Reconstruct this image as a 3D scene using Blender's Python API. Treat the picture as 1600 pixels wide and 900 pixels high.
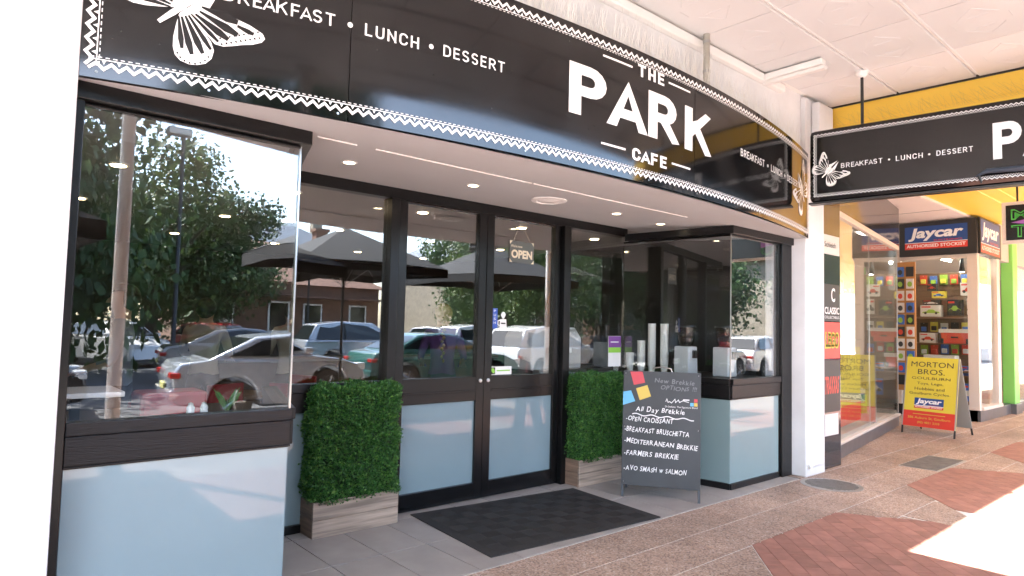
import bpy, bmesh, math, random
import numpy as np
from mathutils import Vector, Matrix
random.seed(7); rng = np.random.default_rng(7)
sc = bpy.context.scene
for o in list(bpy.data.objects): bpy.data.objects.remove(o)
col = sc.collection

# ---------------------------------------------------------------- camera
YAW, PITCH, ROLL, FPX, CAMH = math.radians(40.9185), math.radians(3.321), math.radians(1.362), 1024.14, 1.5
fw = Vector((math.sin(YAW)*math.cos(PITCH), math.cos(YAW)*math.cos(PITCH), math.sin(PITCH)))
rt = Vector((math.cos(YAW), -math.sin(YAW), 0)); up = rt.cross(fw)
r2 = rt*math.cos(ROLL)+up*math.sin(ROLL); u2 = -rt*math.sin(ROLL)+up*math.cos(ROLL)
cd = bpy.data.cameras.new('camera'); cam = bpy.data.objects.new('camera', cd); col.objects.link(cam)
cam.matrix_world = Matrix(((r2.x, u2.x, -fw.x, 0), (r2.y, u2.y, -fw.y, 0), (r2.z, u2.z, -fw.z, CAMH), (0, 0, 0, 1)))
cd.sensor_width = 36; cd.lens = FPX/1600*36; cd.clip_start = .02; cd.clip_end = 2000
sc.camera = cam
# ---------------------------------------------------------------- light
SUN = Vector((-.32, -.654, 1)).normalized()
w = bpy.data.worlds.new('World'); sc.world = w; w.use_nodes = True
nt = w.node_tree; bg = nt.nodes['Background']; sky = nt.nodes.new('ShaderNodeTexSky')
sky.sky_type = 'NISHITA'; sky.sun_disc = False
sky.sun_elevation = math.asin(SUN.z); sky.sun_rotation = math.atan2(SUN.x, SUN.y)
sky.air_density = 1.0; sky.dust_density = 1.5
nt.links.new(sky.outputs[0], bg.inputs[0]); bg.inputs[1].default_value = .15
sd = bpy.data.lights.new('sun', 'SUN'); sd.energy = 5.0; sd.angle = math.radians(.53); sd.color = (1, .985, .96)
so = bpy.data.objects.new('sun', sd); col.objects.link(so); so.location = SUN*60
so.rotation_euler = SUN.to_track_quat('Z', 'Y').to_euler()
sc.view_settings.view_transform = 'Standard'; sc.view_settings.look = 'None'
sc.view_settings.exposure = 3.5; sc.view_settings.gamma = 1; sc.view_settings.use_curve_mapping = False
sc.render.engine = 'CYCLES'
sc.cycles.max_bounces = 12; sc.cycles.diffuse_bounces = 5; sc.cycles.transparent_max_bounces = 16

# ---------------------------------------------------------------- materials
MT = {}
def mat(name, rgb, rough=.6, metal=0, var=.0, scale=8., bump=0., bscale=None, rnd=0., spec=.5, emit=None, estr=1., stretch=None, coat=0.):
    if name in MT: return MT[name]
    m = bpy.data.materials.new(name); m.use_nodes = True; t = m.node_tree; b = t.nodes['Principled BSDF']; N = t.nodes.new; L = t.links.new
    b.inputs['Roughness'].default_value = rough; b.inputs['Metallic'].default_value = metal
    b.inputs['Specular IOR Level'].default_value = spec; b.inputs['Coat Weight'].default_value = coat
    c4 = (*rgb, 1); b.inputs['Base Color'].default_value = c4
    if var or bump or rnd:
        tc = N('ShaderNodeTexCoord'); oi = N('ShaderNodeObjectInfo')
        ad = N('ShaderNodeVectorMath'); ad.operation = 'ADD'
        mu = N('ShaderNodeVectorMath'); mu.operation = 'SCALE'; mu.inputs['Scale'].default_value = 37.
        cb = N('ShaderNodeCombineXYZ')
        for i in range(3): L(oi.outputs['Random'], cb.inputs[i])
        L(cb.outputs[0], mu.inputs[0]); L(tc.outputs['Object'], ad.inputs[0]); L(mu.outputs[0], ad.inputs[1])
        vec = ad.outputs[0]
        if stretch:
            st = N('ShaderNodeMapping'); st.inputs['Scale'].default_value = stretch; L(vec, st.inputs[0]); vec = st.outputs[0]
        n = N('ShaderNodeTexNoise'); n.inputs['Scale'].default_value = scale; n.inputs['Detail'].default_value = 6; L(vec, n.inputs['Vector'])
        if var or rnd:
            mr = N('ShaderNodeMapRange'); mr.inputs['From Min'].default_value = .3; mr.inputs['From Max'].default_value = .7
            mr.inputs['To Min'].default_value = 1-var; mr.inputs['To Max'].default_value = 1+var; L(n.outputs[0], mr.inputs[0])
            mr2 = N('ShaderNodeMapRange'); mr2.inputs['To Min'].default_value = 1-rnd; mr2.inputs['To Max'].default_value = 1+rnd; L(oi.outputs['Random'], mr2.inputs[0])
            mm = N('ShaderNodeMath'); mm.operation = 'MULTIPLY'; L(mr.outputs[0], mm.inputs[0]); L(mr2.outputs[0], mm.inputs[1])
            vs = N('ShaderNodeVectorMath'); vs.operation = 'SCALE'; vs.inputs[0].default_value = rgb; L(mm.outputs[0], vs.inputs['Scale'])
            L(vs.outputs[0], b.inputs['Base Color'])
        if bump:
            n2 = N('ShaderNodeTexNoise'); n2.inputs['Scale'].default_value = bscale or scale*3; n2.inputs['Detail'].default_value = 4; L(vec, n2.inputs['Vector'])
            bp = N('ShaderNodeBump'); bp.inputs['Strength'].default_value = bump; bp.inputs['Distance'].default_value = .01
            L(n2.outputs[0], bp.inputs['Height']); L(bp.outputs[0], b.inputs['Normal'])
    if emit:
        b.inputs['Emission Color'].default_value = (*emit, 1); b.inputs['Emission Strength'].default_value = estr
    MT[name] = m; return m
def glass_mat(name, tint=(.86, .9, .89), base=.05):
    m = bpy.data.materials.new(name); m.use_nodes = True; t = m.node_tree; N = t.nodes.new; L = t.links.new
    for n in list(t.nodes):
        if n.type == 'BSDF_PRINCIPLED': t.nodes.remove(n)
    out = [n for n in t.nodes if n.type == 'OUTPUT_MATERIAL'][0]
    tr = N('ShaderNodeBsdfTransparent'); tr.inputs[0].default_value = (*tint, 1)
    gl = N('ShaderNodeBsdfGlossy'); gl.inputs['Roughness'].default_value = 0; gl.inputs[0].default_value = (1, 1, 1, 1)
    lw = N('ShaderNodeLayerWeight'); lw.inputs[0].default_value = .5
    pw = N('ShaderNodeMath'); pw.operation = 'POWER'; pw.inputs[1].default_value = 5; L(lw.outputs['Facing'], pw.inputs[0])
    mr = N('ShaderNodeMapRange'); mr.inputs['To Min'].default_value = base; mr.inputs['To Max'].default_value = 1; L(pw.outputs[0], mr.inputs[0])
    mx = N('ShaderNodeMixShader'); L(mr.outputs[0], mx.inputs[0]); L(tr.outputs[0], mx.inputs[1]); L(gl.outputs[0], mx.inputs[2])
    L(mx.outputs[0], out.inputs[0]); MT[name] = m; return m
def aggregate(name, base, dark, light, scale=95.):
    m = bpy.data.materials.new(name); m.use_nodes = True; t = m.node_tree; b = t.nodes['Principled BSDF']; N = t.nodes.new; L = t.links.new
    g = N('ShaderNodeNewGeometry'); v = N('ShaderNodeTexVoronoi'); v.inputs['Scale'].default_value = scale; L(g.outputs['Position'], v.inputs['Vector'])
    r = N('ShaderNodeValToRGB'); e = r.color_ramp.elements
    sep = N('ShaderNodeSeparateColor'); L(v.outputs['Color'], sep.inputs[0]); L(sep.outputs[0], r.inputs[0])
    e[0].position = 0; e[0].color = (*dark, 1); e[1].position = 1; e[1].color = (*light, 1)
    a = e.new(.35); a.color = (*base, 1); a = e.new(.75); a.color = (base[0]*1.25, base[1]*1.2, base[2]*1.15, 1)
    n = N('ShaderNodeTexNoise'); n.inputs['Scale'].default_value = 1.7; n.inputs['Detail'].default_value = 5; L(g.outputs['Position'], n.inputs['Vector'])
    oi = N('ShaderNodeObjectInfo'); ad = N('ShaderNodeMath'); ad.operation = 'MULTIPLY_ADD'; ad.inputs[1].default_value = .22; L(oi.outputs['Random'], ad.inputs[0])
    mr = N('ShaderNodeMapRange'); mr.inputs['From Min'].default_value = .3; mr.inputs['From Max'].default_value = .7; mr.inputs['To Min'].default_value = .72; mr.inputs['To Max'].default_value = 1.05
    L(n.outputs[0], mr.inputs[0]); L(mr.outputs[0], ad.inputs[2])
    gv = N('ShaderNodeTexVoronoi'); gv.inputs['Scale'].default_value = 3.1; L(g.outputs['Position'], gv.inputs['Vector'])
    gm = N('ShaderNodeMapRange'); gm.inputs['From Min'].default_value = .05; gm.inputs['From Max'].default_value = .08; gm.inputs['To Min'].default_value = .5; L(gv.outputs['Distance'], gm.inputs[0])
    n3 = N('ShaderNodeTexNoise'); n3.inputs['Scale'].default_value = .9; n3.inputs['Detail'].default_value = 8; n3.inputs['Roughness'].default_value = .65; L(g.outputs['Position'], n3.inputs['Vector'])
    m3 = N('ShaderNodeMapRange'); m3.inputs['From Min'].default_value = .35; m3.inputs['From Max'].default_value = .55; m3.inputs['To Min'].default_value = .78; L(n3.outputs[0], m3.inputs[0])
    p1 = N('ShaderNodeMath'); p1.operation = 'MULTIPLY'; L(gm.outputs[0], p1.inputs[0]); L(m3.outputs[0], p1.inputs[1]); p2 = N('ShaderNodeMath'); p2.operation = 'MULTIPLY'; L(p1.outputs[0], p2.inputs[0]); L(ad.outputs[0], p2.inputs[1])
    vs = N('ShaderNodeVectorMath'); vs.operation = 'SCALE'; L(r.outputs[0], vs.inputs[0]); L(p2.outputs[0], vs.inputs['Scale']); L(vs.outputs[0], b.inputs['Base Color'])
    b.inputs['Roughness'].default_value = .62
    bp = N('ShaderNodeBump'); bp.inputs['Strength'].default_value = .25; bp.inputs['Distance'].default_value = .004
    L(v.outputs['Distance'], bp.inputs['Height']); L(bp.outputs[0], b.inputs['Normal']); MT[name] = m; return m

WHITE = mat('white_render', (.70, .70, .71), .75, var=.09, scale=2.6, bump=.12, bscale=30)
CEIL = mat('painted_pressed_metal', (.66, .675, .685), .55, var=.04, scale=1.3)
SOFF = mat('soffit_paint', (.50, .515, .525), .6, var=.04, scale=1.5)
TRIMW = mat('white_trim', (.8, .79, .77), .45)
DARK = mat('dark_timber_frame', (.0045, .0045, .005), .3, var=.35, spec=.35, scale=5, bump=.12, bscale=60, stretch=(1, 1, 1))
SILLM = mat('worn_dark_timber', (.005, .0046, .005), .36, var=.45, spec=.35, scale=14, bump=.3, bscale=40, stretch=(.35, 4, 6))
ALU = mat('black_aluminium', (.004, .004, .0046), .26, var=.2, spec=.38, scale=3)
GLASS = glass_mat('window_glass', (.965, .98, .975), .105); GLASS2 = glass_mat('toy_window_glass', (.95, .97, .96), .03)
BLUE = mat('blue_backpainted_glass', (.19, .262, .292), .04, spec=.45, var=.05, scale=1.4)
BLUEG = mat('blue_green_backpainted_glass', (.21, .295, .305), .04, spec=.45, var=.05, scale=1.4)
SIGNB = mat('gloss_black_acrylic', (.004, .004, .0045), .045, spec=.55)
def dusty(m, amt):
    t = m.node_tree; b = t.nodes['Principled BSDF']; N = t.nodes.new; L = t.links.new; g_ = N('ShaderNodeNewGeometry'); v = N('ShaderNodeTexVoronoi'); v.inputs['Scale'].default_value = 14; L(g_.outputs['Position'], v.inputs['Vector'])
    n = N('ShaderNodeTexNoise'); n.inputs['Scale'].default_value = 3.; n.inputs['Detail'].default_value = 8; L(g_.outputs['Position'], n.inputs['Vector'])
    r = N('ShaderNodeMapRange'); r.inputs['From Min'].default_value = .075; r.inputs['From Max'].default_value = .05; r.inputs['To Max'].default_value = .45; L(v.outputs['Distance'], r.inputs[0])
    r2 = N('ShaderNodeMapRange'); r2.inputs['From Min'].default_value = .45; r2.inputs['From Max'].default_value = .75; r2.inputs['To Max'].default_value = amt; L(n.outputs[0], r2.inputs[0])
    a = N('ShaderNodeMath'); a.operation = 'MULTIPLY_ADD'; L(r.outputs[0], a.inputs[0]); L(r2.outputs[0], a.inputs[1]); a.inputs[2].default_value = 0; a2 = N('ShaderNodeMath'); a2.operation = 'MULTIPLY_ADD'; a2.inputs[1].default_value = .05; L(r2.outputs[0], a2.inputs[0]); L(a.outputs[0], a2.inputs[2])
    mx = N('ShaderNodeMix'); mx.data_type = 'RGBA'; mx.inputs[6].default_value = b.inputs['Base Color'].default_value; mx.inputs[7].default_value = (.35, .33, .31, 1); L(a2.outputs[0], mx.inputs[0]); L(mx.outputs[2], b.inputs['Base Color'])
    r3 = N('ShaderNodeMapRange'); r3.inputs['To Min'].default_value = .03; r3.inputs['To Max'].default_value = .13; L(n.outputs[0], r3.inputs[0]); L(r3.outputs[0], b.inputs['Roughness'])
dusty(SIGNB, .6)
PRINT = mat('white_vinyl', (.82, .82, .82), .4)
PRINTK = mat('black_vinyl', (.012, .011, .011), .25)
GREY = mat('grey_metal', (.35, .35, .34), .45, .6)
STEEL = mat('steel', (.55, .55, .54), .3, 1)
SPIKE = mat('spike_wire', (.62, .60, .56), .35, .3)
BLACKM = mat('black_metal', (.015, .015, .016), .4)
TILE = mat('grey_floor_tile', (.30, .275, .255), .5, var=.10, scale=5, bump=.05, bscale=90, rnd=.06)
GROUT = mat('grout', (.11, .10, .095), .9)
MORTAR = mat('pale_mortar', (.60, .58, .55), .9, var=.12, scale=6)
PAVER = aggregate('exposed_aggregate', (.33, .24, .19), (.17, .115, .09), (.49, .41, .355))
BRICK = mat('terracotta_paver', (.31, .145, .108), .7, var=.18, scale=9, bump=.15, bscale=60, rnd=.16)
ASPH = mat('asphalt', (.055, .055, .057), .9, var=.25, scale=25, bump=.3, bscale=150)
CONC = mat('concrete', (.33, .32, .30), .85, var=.15, scale=3, bump=.15, bscale=70)
RUB = mat('rubber_mat', (.018, .017, .017), .75, var=.35, scale=40)
WOODP = mat('weathered_pine', (.30, .235, .185), .75, var=.38, scale=7, bump=.35, bscale=24, stretch=(.35, 5, 7), rnd=.1)
LEAFB = mat('boxwood_leaf', (.028, .10, .022), .45, rnd=.0, var=.55, scale=30)
STONE_ = mat('left_stall_riser', (.08, .075, .07), .5, var=.2)
YEL = mat('yellow_paint', (.90, .58, .07), .5, var=.03, scale=2)

# ---------------------------------------------------------------- mesh helpers
class MB:
    def __init__(s): s.v = []; s.f = []; s.m = []
    def add(s, vs, fs, mi=0):
        n = len(s.v); s.v.extend([tuple(map(float, q)) for q in vs]); s.f.extend([tuple(i+n for i in f) for f in fs]); s.m.extend([mi]*len(fs)); return s
    def box(s, x0, x1, y0, y1, z0, z1, mi=0, fn=None):
        vs = [(x, y, z) for z in (z0, z1) for y in (y0, y1) for x in (x0, x1)]
        if fn: vs = [fn(*q) for q in vs]
        return s.add(vs, [(0, 2, 3, 1), (4, 5, 7, 6), (0, 1, 5, 4), (2, 6, 7, 3), (0, 4, 6, 2), (1, 3, 7, 5)], mi)
    def prism(s, poly, fn, a, b, mi=0):           # poly 2d, fn(x,y,h)->3d
        n = len(poly); vs = [fn(x, y, a) for x, y in poly]+[fn(x, y, b) for x, y in poly]
        return s.add(vs, [tuple(range(n))[::-1], tuple(range(n, 2*n))]+[(i, (i+1) % n, n+(i+1) % n, n+i) for i in range(n)], mi)
    def lathe(s, prof, c=(0, 0, 0), n=20, mi=0, ax='z'):
        vs = []; fs = []
        for r, h in prof:
            for k in range(n):
                a = 2*math.pi*k/n; x, y = r*math.cos(a), r*math.sin(a)
                q = (x, y, h) if ax == 'z' else ((h, x, y) if ax == 'x' else (x, h, y))
                vs.append((q[0]+c[0], q[1]+c[1], q[2]+c[2]))
        for i in range(len(prof)-1):
            for k in range(n): fs.append((i*n+k, i*n+(k+1) % n, (i+1)*n+(k+1) % n, (i+1)*n+k))
        fs.append(tuple(range(n))[::-1]); fs.append(tuple((len(prof)-1)*n+k for k in range(n)))
        return s.add(vs, fs, mi)
    def tube(s, pts, rad, n=8, mi=0):
        pts = [Vector(q) for q in pts]; rad = rad if hasattr(rad, '__len__') else [rad]*len(pts); vs = []; fs = []
        for i, q in enumerate(pts):
            d = (pts[min(i+1, len(pts)-1)]-pts[max(i-1, 0)]).normalized()
            a = d.cross(Vector((0, 0, 1)) if abs(d.z) < .9 else Vector((1, 0, 0))).normalized(); b = d.cross(a)
            for k in range(n):
                t = 2*math.pi*k/n; vs.append(q+(a*math.cos(t)+b*math.sin(t))*rad[i])
        for i in range(len(pts)-1):
            for k in range(n): fs.append((i*n+k, i*n+(k+1) % n, (i+1)*n+(k+1) % n, (i+1)*n+k))
        fs.append(tuple(range(n))[::-1]); fs.append(tuple((len(pts)-1)*n+k for k in range(n)))
        return s.add(vs, fs, mi)
    def mesh(s, name, mats):
        me = bpy.data.meshes.new(name); me.from_pydata(s.v, [], s.f)
        for m in (mats if isinstance(mats, (list, tuple)) else [mats]): me.materials.append(m)
        if any(s.m): me.polygons.foreach_set('material_index', s.m)
        bm = bmesh.new(); bm.from_mesh(me); bmesh.ops.recalc_face_normals(bm, faces=bm.faces); bm.to_mesh(me); bm.free()
        return me
    def build(s, name, mats, parent=None, bevel=0, smooth=False, **kw):
        o = bpy.data.objects.new(name, s.mesh(name, mats)); col.objects.link(o)
        if parent: o.parent = parent
        if smooth:
            for p in o.data.polygons: p.use_smooth = True
            o.data.set_sharp_from_angle(angle=math.radians(38))
        if bevel:
            b = o.modifiers.new('bevel', 'BEVEL'); b.width = bevel; b.segments = 2; b.limit_method = 'ANGLE'
        for k, v in kw.items(): o[k] = v
        return o
def B(name, m, x0, x1, y0, y1, z0, z1, parent=None, bevel=.004, **kw): return MB().box(x0, x1, y0, y1, z0, z1).build(name, m, parent, bevel, **kw)
def thing(name, label, category, group=None, loc=(0, 0, 0), rz=0):
    o = bpy.data.objects.new(name, None); col.objects.link(o); o.empty_display_size = .1
    o.location = loc; o.rotation_euler.z = rz; o['label'] = label; o['category'] = category
    if group: o['group'] = group
    return o
def tag(o, label, category, group=None):
    o['label'] = label; o['category'] = category
    if group: o['group'] = group
    return o
def copy_tree(o, parent=None):
    c = o.copy(); col.objects.link(c); c.parent = parent
    for ch in list(o.children): copy_tree(ch, c)
    return c
def between(P, Q):   # local frame for a wall run from P to Q: fn(s, d, z), d>0 towards the left of P->Q
    P = Vector((*P, 0)); Q = Vector((*Q, 0)); u = (Q-P).normalized(); n = Vector((-u.y, u.x, 0))
    return (lambda s, d, z: tuple(P+u*s+n*d+Vector((0, 0, z)))), (Q-P).length
_tc = {}
def text2d(body, bold=0., shear=0.):
    k = (body, bold, shear)
    if k not in _tc:
        c = bpy.data.curves.new('t', 'FONT'); c.body = body; c.size = 1; c.offset = bold; c.shear = shear; c.resolution_u = 3; c.fill_mode = 'BOTH'
        o = bpy.data.objects.new('t', c); col.objects.link(o); dg = bpy.context.evaluated_depsgraph_get(); dg.update()
        me = bpy.data.meshes.new_from_object(o.evaluated_get(dg))
        v = np.array([q.co[:2] for q in me.vertices]); f = [tuple(p.vertices) for p in me.polygons]
        bpy.data.objects.remove(o); bpy.data.meshes.remove(me); _tc[k] = (v, f)
    return _tc[k]
def put_text(mb, body, x0, x1, y0, y1, fn, off=.003, bold=0., shear=0., mi=0):
    v, f = text2d(body, bold, shear); lo = v.min(0); hi = v.max(0); q = (v-lo)/(hi-lo)
    return mb.add([fn(x0+(x1-x0)*a, y0+(y1-y0)*b, off) for a, b in q], f, mi)
def _arc(cx, cy, rx, ry, a0, a1, n=9): return [(cx+rx*math.cos(math.radians(a0+(a1-a0)*i/(n-1))), cy+ry*math.sin(math.radians(a0+(a1-a0)*i/(n-1)))) for i in range(n)]
_bp = [(0, 1), (.32, 1)]+_arc(.32, .74, .24, .26, 90, -90)+[(0, .48)]
SF = dict(P=(.56, [[(0, 0), (0, 1)], _bp]), R=(.58, [[(0, 0), (0, 1)], _bp, [(.33, .40), (.58, 0)]]), A=(.68, [[(0, 0), (.34, 1.0), (.68, 0)], [(.20, .25), (.48, .25)]]), K=(.60, [[(0, 0), (0, 1)], [(.56, 1), (.09, .46)], [(.25, .60), (.60, 0)]]),
    B=(.56, [[(0, 0), (0, 1)], [(0, 1), (.30, 1)]+_arc(.30, .77, .21, .23, 90, -90)+[(0, .54)], [(0, .54), (.30, .54)]+_arc(.30, .27, .26, .27, 90, -90)+[(0, 0)]]), E=(.46, [[(.46, 1), (0, 1), (0, 0), (.46, 0)], [(0, .52), (.40, .52)]]), F=(.46, [[(.46, 1), (0, 1)], [(0, 1), (0, 0)], [(0, .50), (.40, .50)]]),
    T=(.56, [[(0, 1), (.56, 1)], [(.28, 1), (.28, 0)]]), L=(.44, [[(0, 1), (0, 0), (.44, 0)]]), H=(.56, [[(0, 0), (0, 1)], [(.56, 0), (.56, 1)], [(0, .5), (.56, .5)]]), N=(.58, [[(0, 0), (0, 1)], [(.58, 0), (.58, 1)], [(0, 1), (.58, 0)]]),
    U=(.56, [[(0, 1), (0, .3)]+_arc(.28, .28, .28, .28, 180, 360)+[(.56, 1)]]), C=(.56, [_arc(.28, .74, .28, .26, 10, 180)+_arc(.28, .26, .28, .26, 180, 350)]), D=(.58, [[(0, 0), (0, 1)], [(0, 1), (.24, 1)]+_arc(.24, .66, .34, .34, 90, 0, 6)+_arc(.24, .34, .34, .34, 0, -90, 6)+[(0, 0)]]),
    S=(.52, [_arc(.26, .755, .26, .245, 20, 250, 12)+_arc(.26, .255, .26, .255, 70, -160, 12)]))
def put_sign(mb, body, x0, x1, y0, y1, fn, sw, off=.003, gap=.30):
    H_ = y1-y0; sw *= H_; h_ = H_-sw; adv = []; x = 0
    for i_, ch in enumerate(body):
        adv.append(x); nx_c = body[i_+1] if i_+1 < len(body) else ''; x += SF[ch][0]*h_+sw+gap*h_*.62*(.25 if 'A' in (ch, nx_c) else 1)
    tot = x-gap*h_*.62; kx = (x1-x0)/tot
    for li, ch in enumerate(body):
        for pi_, P in enumerate(SF[ch][1]):
            P = [Vector(((q[0]*h_+sw/2+adv[li]), q[1]*h_+sw/2)) for q in P]
            if ch not in 'S': 
                dg_ = lambda d: 1.4 if abs(d.x) > .05*h_ and abs(d.y) > .05*h_ else 1.
                d0, d1 = P[0]-P[1], P[-1]-P[-2]; P[0] = P[0]+d0.normalized()*sw*.5*dg_(d0); P[-1] = P[-1]+d1.normalized()*sw*.5*dg_(d1)
            ribbon(mb, [tuple(q) for q in P], sw, lambda a, b, o_: fn(x0+a*kx, y0+min(H_, max(0, b)), o_), off+.00012*(pi_ % 3))
    return mb
def quad(mb, x0, x1, y0, y1, fn, off=.003, mi=0):
    return mb.add([fn(x0, y0, off), fn(x1, y0, off), fn(x1, y1, off), fn(x0, y1, off)], [(0, 1, 2, 3)], mi)
def ribbon(mb, pts, wd, fn, off=.003, mi=0):
    pts = [Vector((*q, 0)) for q in pts]; pts = [q for i, q in enumerate(pts) if i == 0 or (q-pts[i-1]).length > 1e-5]; vs = []
    for i, q in enumerate(pts):
        a = (q-pts[i-1]).normalized() if i else (pts[1]-q).normalized(); b = (pts[i+1]-q).normalized() if i < len(pts)-1 else a
        t = (a+b); t = t.normalized() if t.length > 1e-6 else a; n = Vector((-t.y, t.x, 0)); k = min(2., 1/max(.3, n.dot(Vector((-a.y, a.x, 0)))))
        vs += [fn(*(q+n*wd/2*k)[:2], off), fn(*(q-n*wd/2*k)[:2], off)]
    return mb.add(vs, [(2*i, 2*i+1, 2*i+3, 2*i+2) for i in range(len(pts)-1)], mi)
def poly(mb, pts, fn, off=.003, mi=0): return mb.add([fn(x, y, off) for x, y in pts], [tuple(range(len(pts)))], mi)
def ell(cx, cy, rx, ry, rot=0, n=12):
    c, s = math.cos(rot), math.sin(rot)
    return [(cx+rx*math.cos(a)*c-ry*math.sin(a)*s, cy+rx*math.cos(a)*s+ry*math.sin(a)*c) for a in [2*math.pi*i/n for i in range(n)]]
def flat(O, u, v):   # planar writing frame: fn(x, y, off)
    O, u, v = Vector(O), Vector(u).normalized(), Vector(v).normalized(); n = u.cross(v)
    return lambda x, y, o: tuple(O+u*x+v*y+n*o)

# ---------------------------------------------------------------- ground
g = MB().box(-300, 300, -300, 300, -.6, -.20).build('ground', mat('far_ground', (.16, .15, .11), .95, var=.3, scale=.2)); g['kind'] = 'structure'
r = MB().box(-120, 120, -22, -3.82, -.3, -.14).build('road', ASPH); r['kind'] = 'structure'
k = MB().box(-60, 60, -3.82, -3.6, -.3, 0).build('kerb', CONC, bevel=.02); k['kind'] = 'structure'
fp = MB().box(-120, 120, -30, -22, -.3, 0).build('far_pavement', CONC); fp['kind'] = 'structure'
pv = MB().box(-60, 60, -3.6, 3.2, -.3, -.001).build('pavement', MORTAR); pv['kind'] = 'structure'
pe = MB().box(6.8, 60, 3.2, 5.2, -.3, -.001).build('recess_pavement', PAVER); pe['kind'] = 'structure'
ef = MB().box(-1.5, 7.4, 3.2, 6, -.3, -.004).build('entrance_floor', GROUT); ef['kind'] = 'structure'
# entrance tiles .345 x .6
me = MB().box(-.170, .170, -.296, .296, -.02, .004).mesh('tile', TILE)
xs = [1.886+.3475*(i-6) for i in range(22)]
for i, x in enumerate(xs):
    for j in range(3):
        yc = 3.2+.3+.6*j
        if x+.17 > 6.9 or x-.17 < .3: continue
        t = bpy.data.objects.new('tile', me); col.objects.link(t); t.parent = ef; t.location = (x+.174, yc, 0)
# brick patches set into the pavers
OCT = [(-.64, 2.42), (-1.33, 1.82), (-1.33, .62), (-.64, .02), (.72, .02), (1.10, .62), (1.10, 1.82), (.72, 2.42)]   # counter-clockwise
CS = [5.03+3.02*k_ for k_ in range(-4, 6)]
def half(P, a, b, keep):       # clip polygon by the line a->b; keep=+1 left side, -1 right side
    out = []; nx, ny = -(b[1]-a[1]), b[0]-a[0]
    for q0, q1 in zip(P, P[1:]+P[:1]):
        f0 = keep*((q0[0]-a[0])*nx+(q0[1]-a[1])*ny); f1 = keep*((q1[0]-a[0])*nx+(q1[1]-a[1])*ny)
        if f0 >= 0: out.append(q0)
        if f0*f1 < 0: t_ = f0/(f0-f1); out.append((q0[0]+(q1[0]-q0[0])*t_, q0[1]+(q1[1]-q0[1])*t_))
    return out
area = lambda P: abs(sum(p[0]*q[1]-p[1]*q[0] for p, q in zip(P, P[1:]+P[:1])))/2 if len(P) > 2 else 0
def inside(P, c, grow=0.):
    for a, b in zip(OCT, OCT[1:]+OCT[:1]):
        if len(P) < 3: return []
        d = math.hypot(b[0]-a[0], b[1]-a[1]); nx, ny = -(b[1]-a[1])/d*grow, (b[0]-a[0])/d*grow
        P = half(P, (a[0]+c-nx, a[1]-ny), (b[0]+c-nx, b[1]-ny), 1)
    return P
vis = lambda x, y: (2.4 < x < 14 and .6 < y)
pm = MB().box(-.1945, .1945, -.187, .187, -.02, .003).mesh('paver', PAVER)
stuffp = MB()
for i in range(-18, 75):
    for j in range(-13, 6):
        x = 2.72+.3975*i; y = 2.998+.385*(j-5)
        if y < -3.3 or y > 3.05: continue
        P = [(x-.1945, y-.187), (x+.1945, y-.187), (x+.1945, y+.187), (x-.1945, y+.187)]; A0 = area(P)
        c = min(CS, key=lambda q: area(inside(P, q))*-1); ai = area(inside(P, c, .008))
        if ai < 1e-5:
            if vis(x, y): o = bpy.data.objects.new('paver', pm); col.objects.link(o); o.parent = pv; o.location = (x, y, 0)
            else: stuffp.box(x-.1945, x+.1945, y-.187, y+.187, -.02, .003)
        elif ai < A0-.003:
            best = max(([half(P, (a[0]+c+(b[1]-a[1])*0, a[1]), (b[0]+c, b[1]), -1) for a, b in zip([(q[0]*1.006, (q[1]-1.22)*1.006+1.22) for q in OCT], [(q[0]*1.006, (q[1]-1.22)*1.006+1.22) for q in OCT[1:]+OCT[:1]])]), key=area)
            if area(best) > .003:
                mb = MB().prism(best, lambda a, b, h_: (a, b, h_), -.02, .003)
                if vis(x, y): mb.build('paver', PAVER, pv)
                else: stuffp.add(mb.v, mb.f)
stuffp.build('far_pavers', PAVER, pv)['kind'] = 'stuff'
bm_ = MB().box(-.114, .114, -.0565, .0565, -.02, .004).mesh('brick', BRICK)
stuffb = MB(); nb = 0; q45 = math.pi*.25; ca_, sa_ = math.cos(q45), math.sin(q45)
for c in CS:
    for a in range(-14, 15):
        for b in range(-26, 27):
            u = .231*a+(.1155 if b % 2 else 0); v = .116*b; x = c+u*ca_-v*sa_; y = 1.22+u*sa_+v*ca_
            P = [(x+du*ca_-dv*sa_, y+du*sa_+dv*ca_) for du, dv in ((-.114, -.0565), (.114, -.0565), (.114, .0565), (-.114, .0565))]
            Q = inside(P, c); ar = area(Q)
            if ar < .0012: continue
            full = ar > .0257; near = vis(x, y) and x < 10.5 and y > .85 and nb < 300
            if near: nb += 1
            if near and full: o = bpy.data.objects.new('brick', bm_); col.objects.link(o); o.parent = pv; o.location = (x, y, 0); o.rotation_euler.z = q45
            elif near: MB().prism(Q, lambda a, b, h_: (a, b, h_), -.02, .004).build('brick', BRICK, pv)
            else: stuffb.prism(Q, lambda a, b, h_: (a, b, h_), -.02, .004)
stuffb.build('far_bricks', BRICK, pv)['kind'] = 'stuff'
for i in range(24):      # recess pavers by the toy shop
    for j in range(4):
        x = 7.0+.3975*i; y = 3.4+.385*j
        if y > 3.36+(x-7.88)*.168-.1 and x < 12.2: continue
        if x < 7.9 : continue
        o = bpy.data.objects.new('paver', pm); col.objects.link(o); o.parent = pe; o.location = (x, y, 0)
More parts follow.
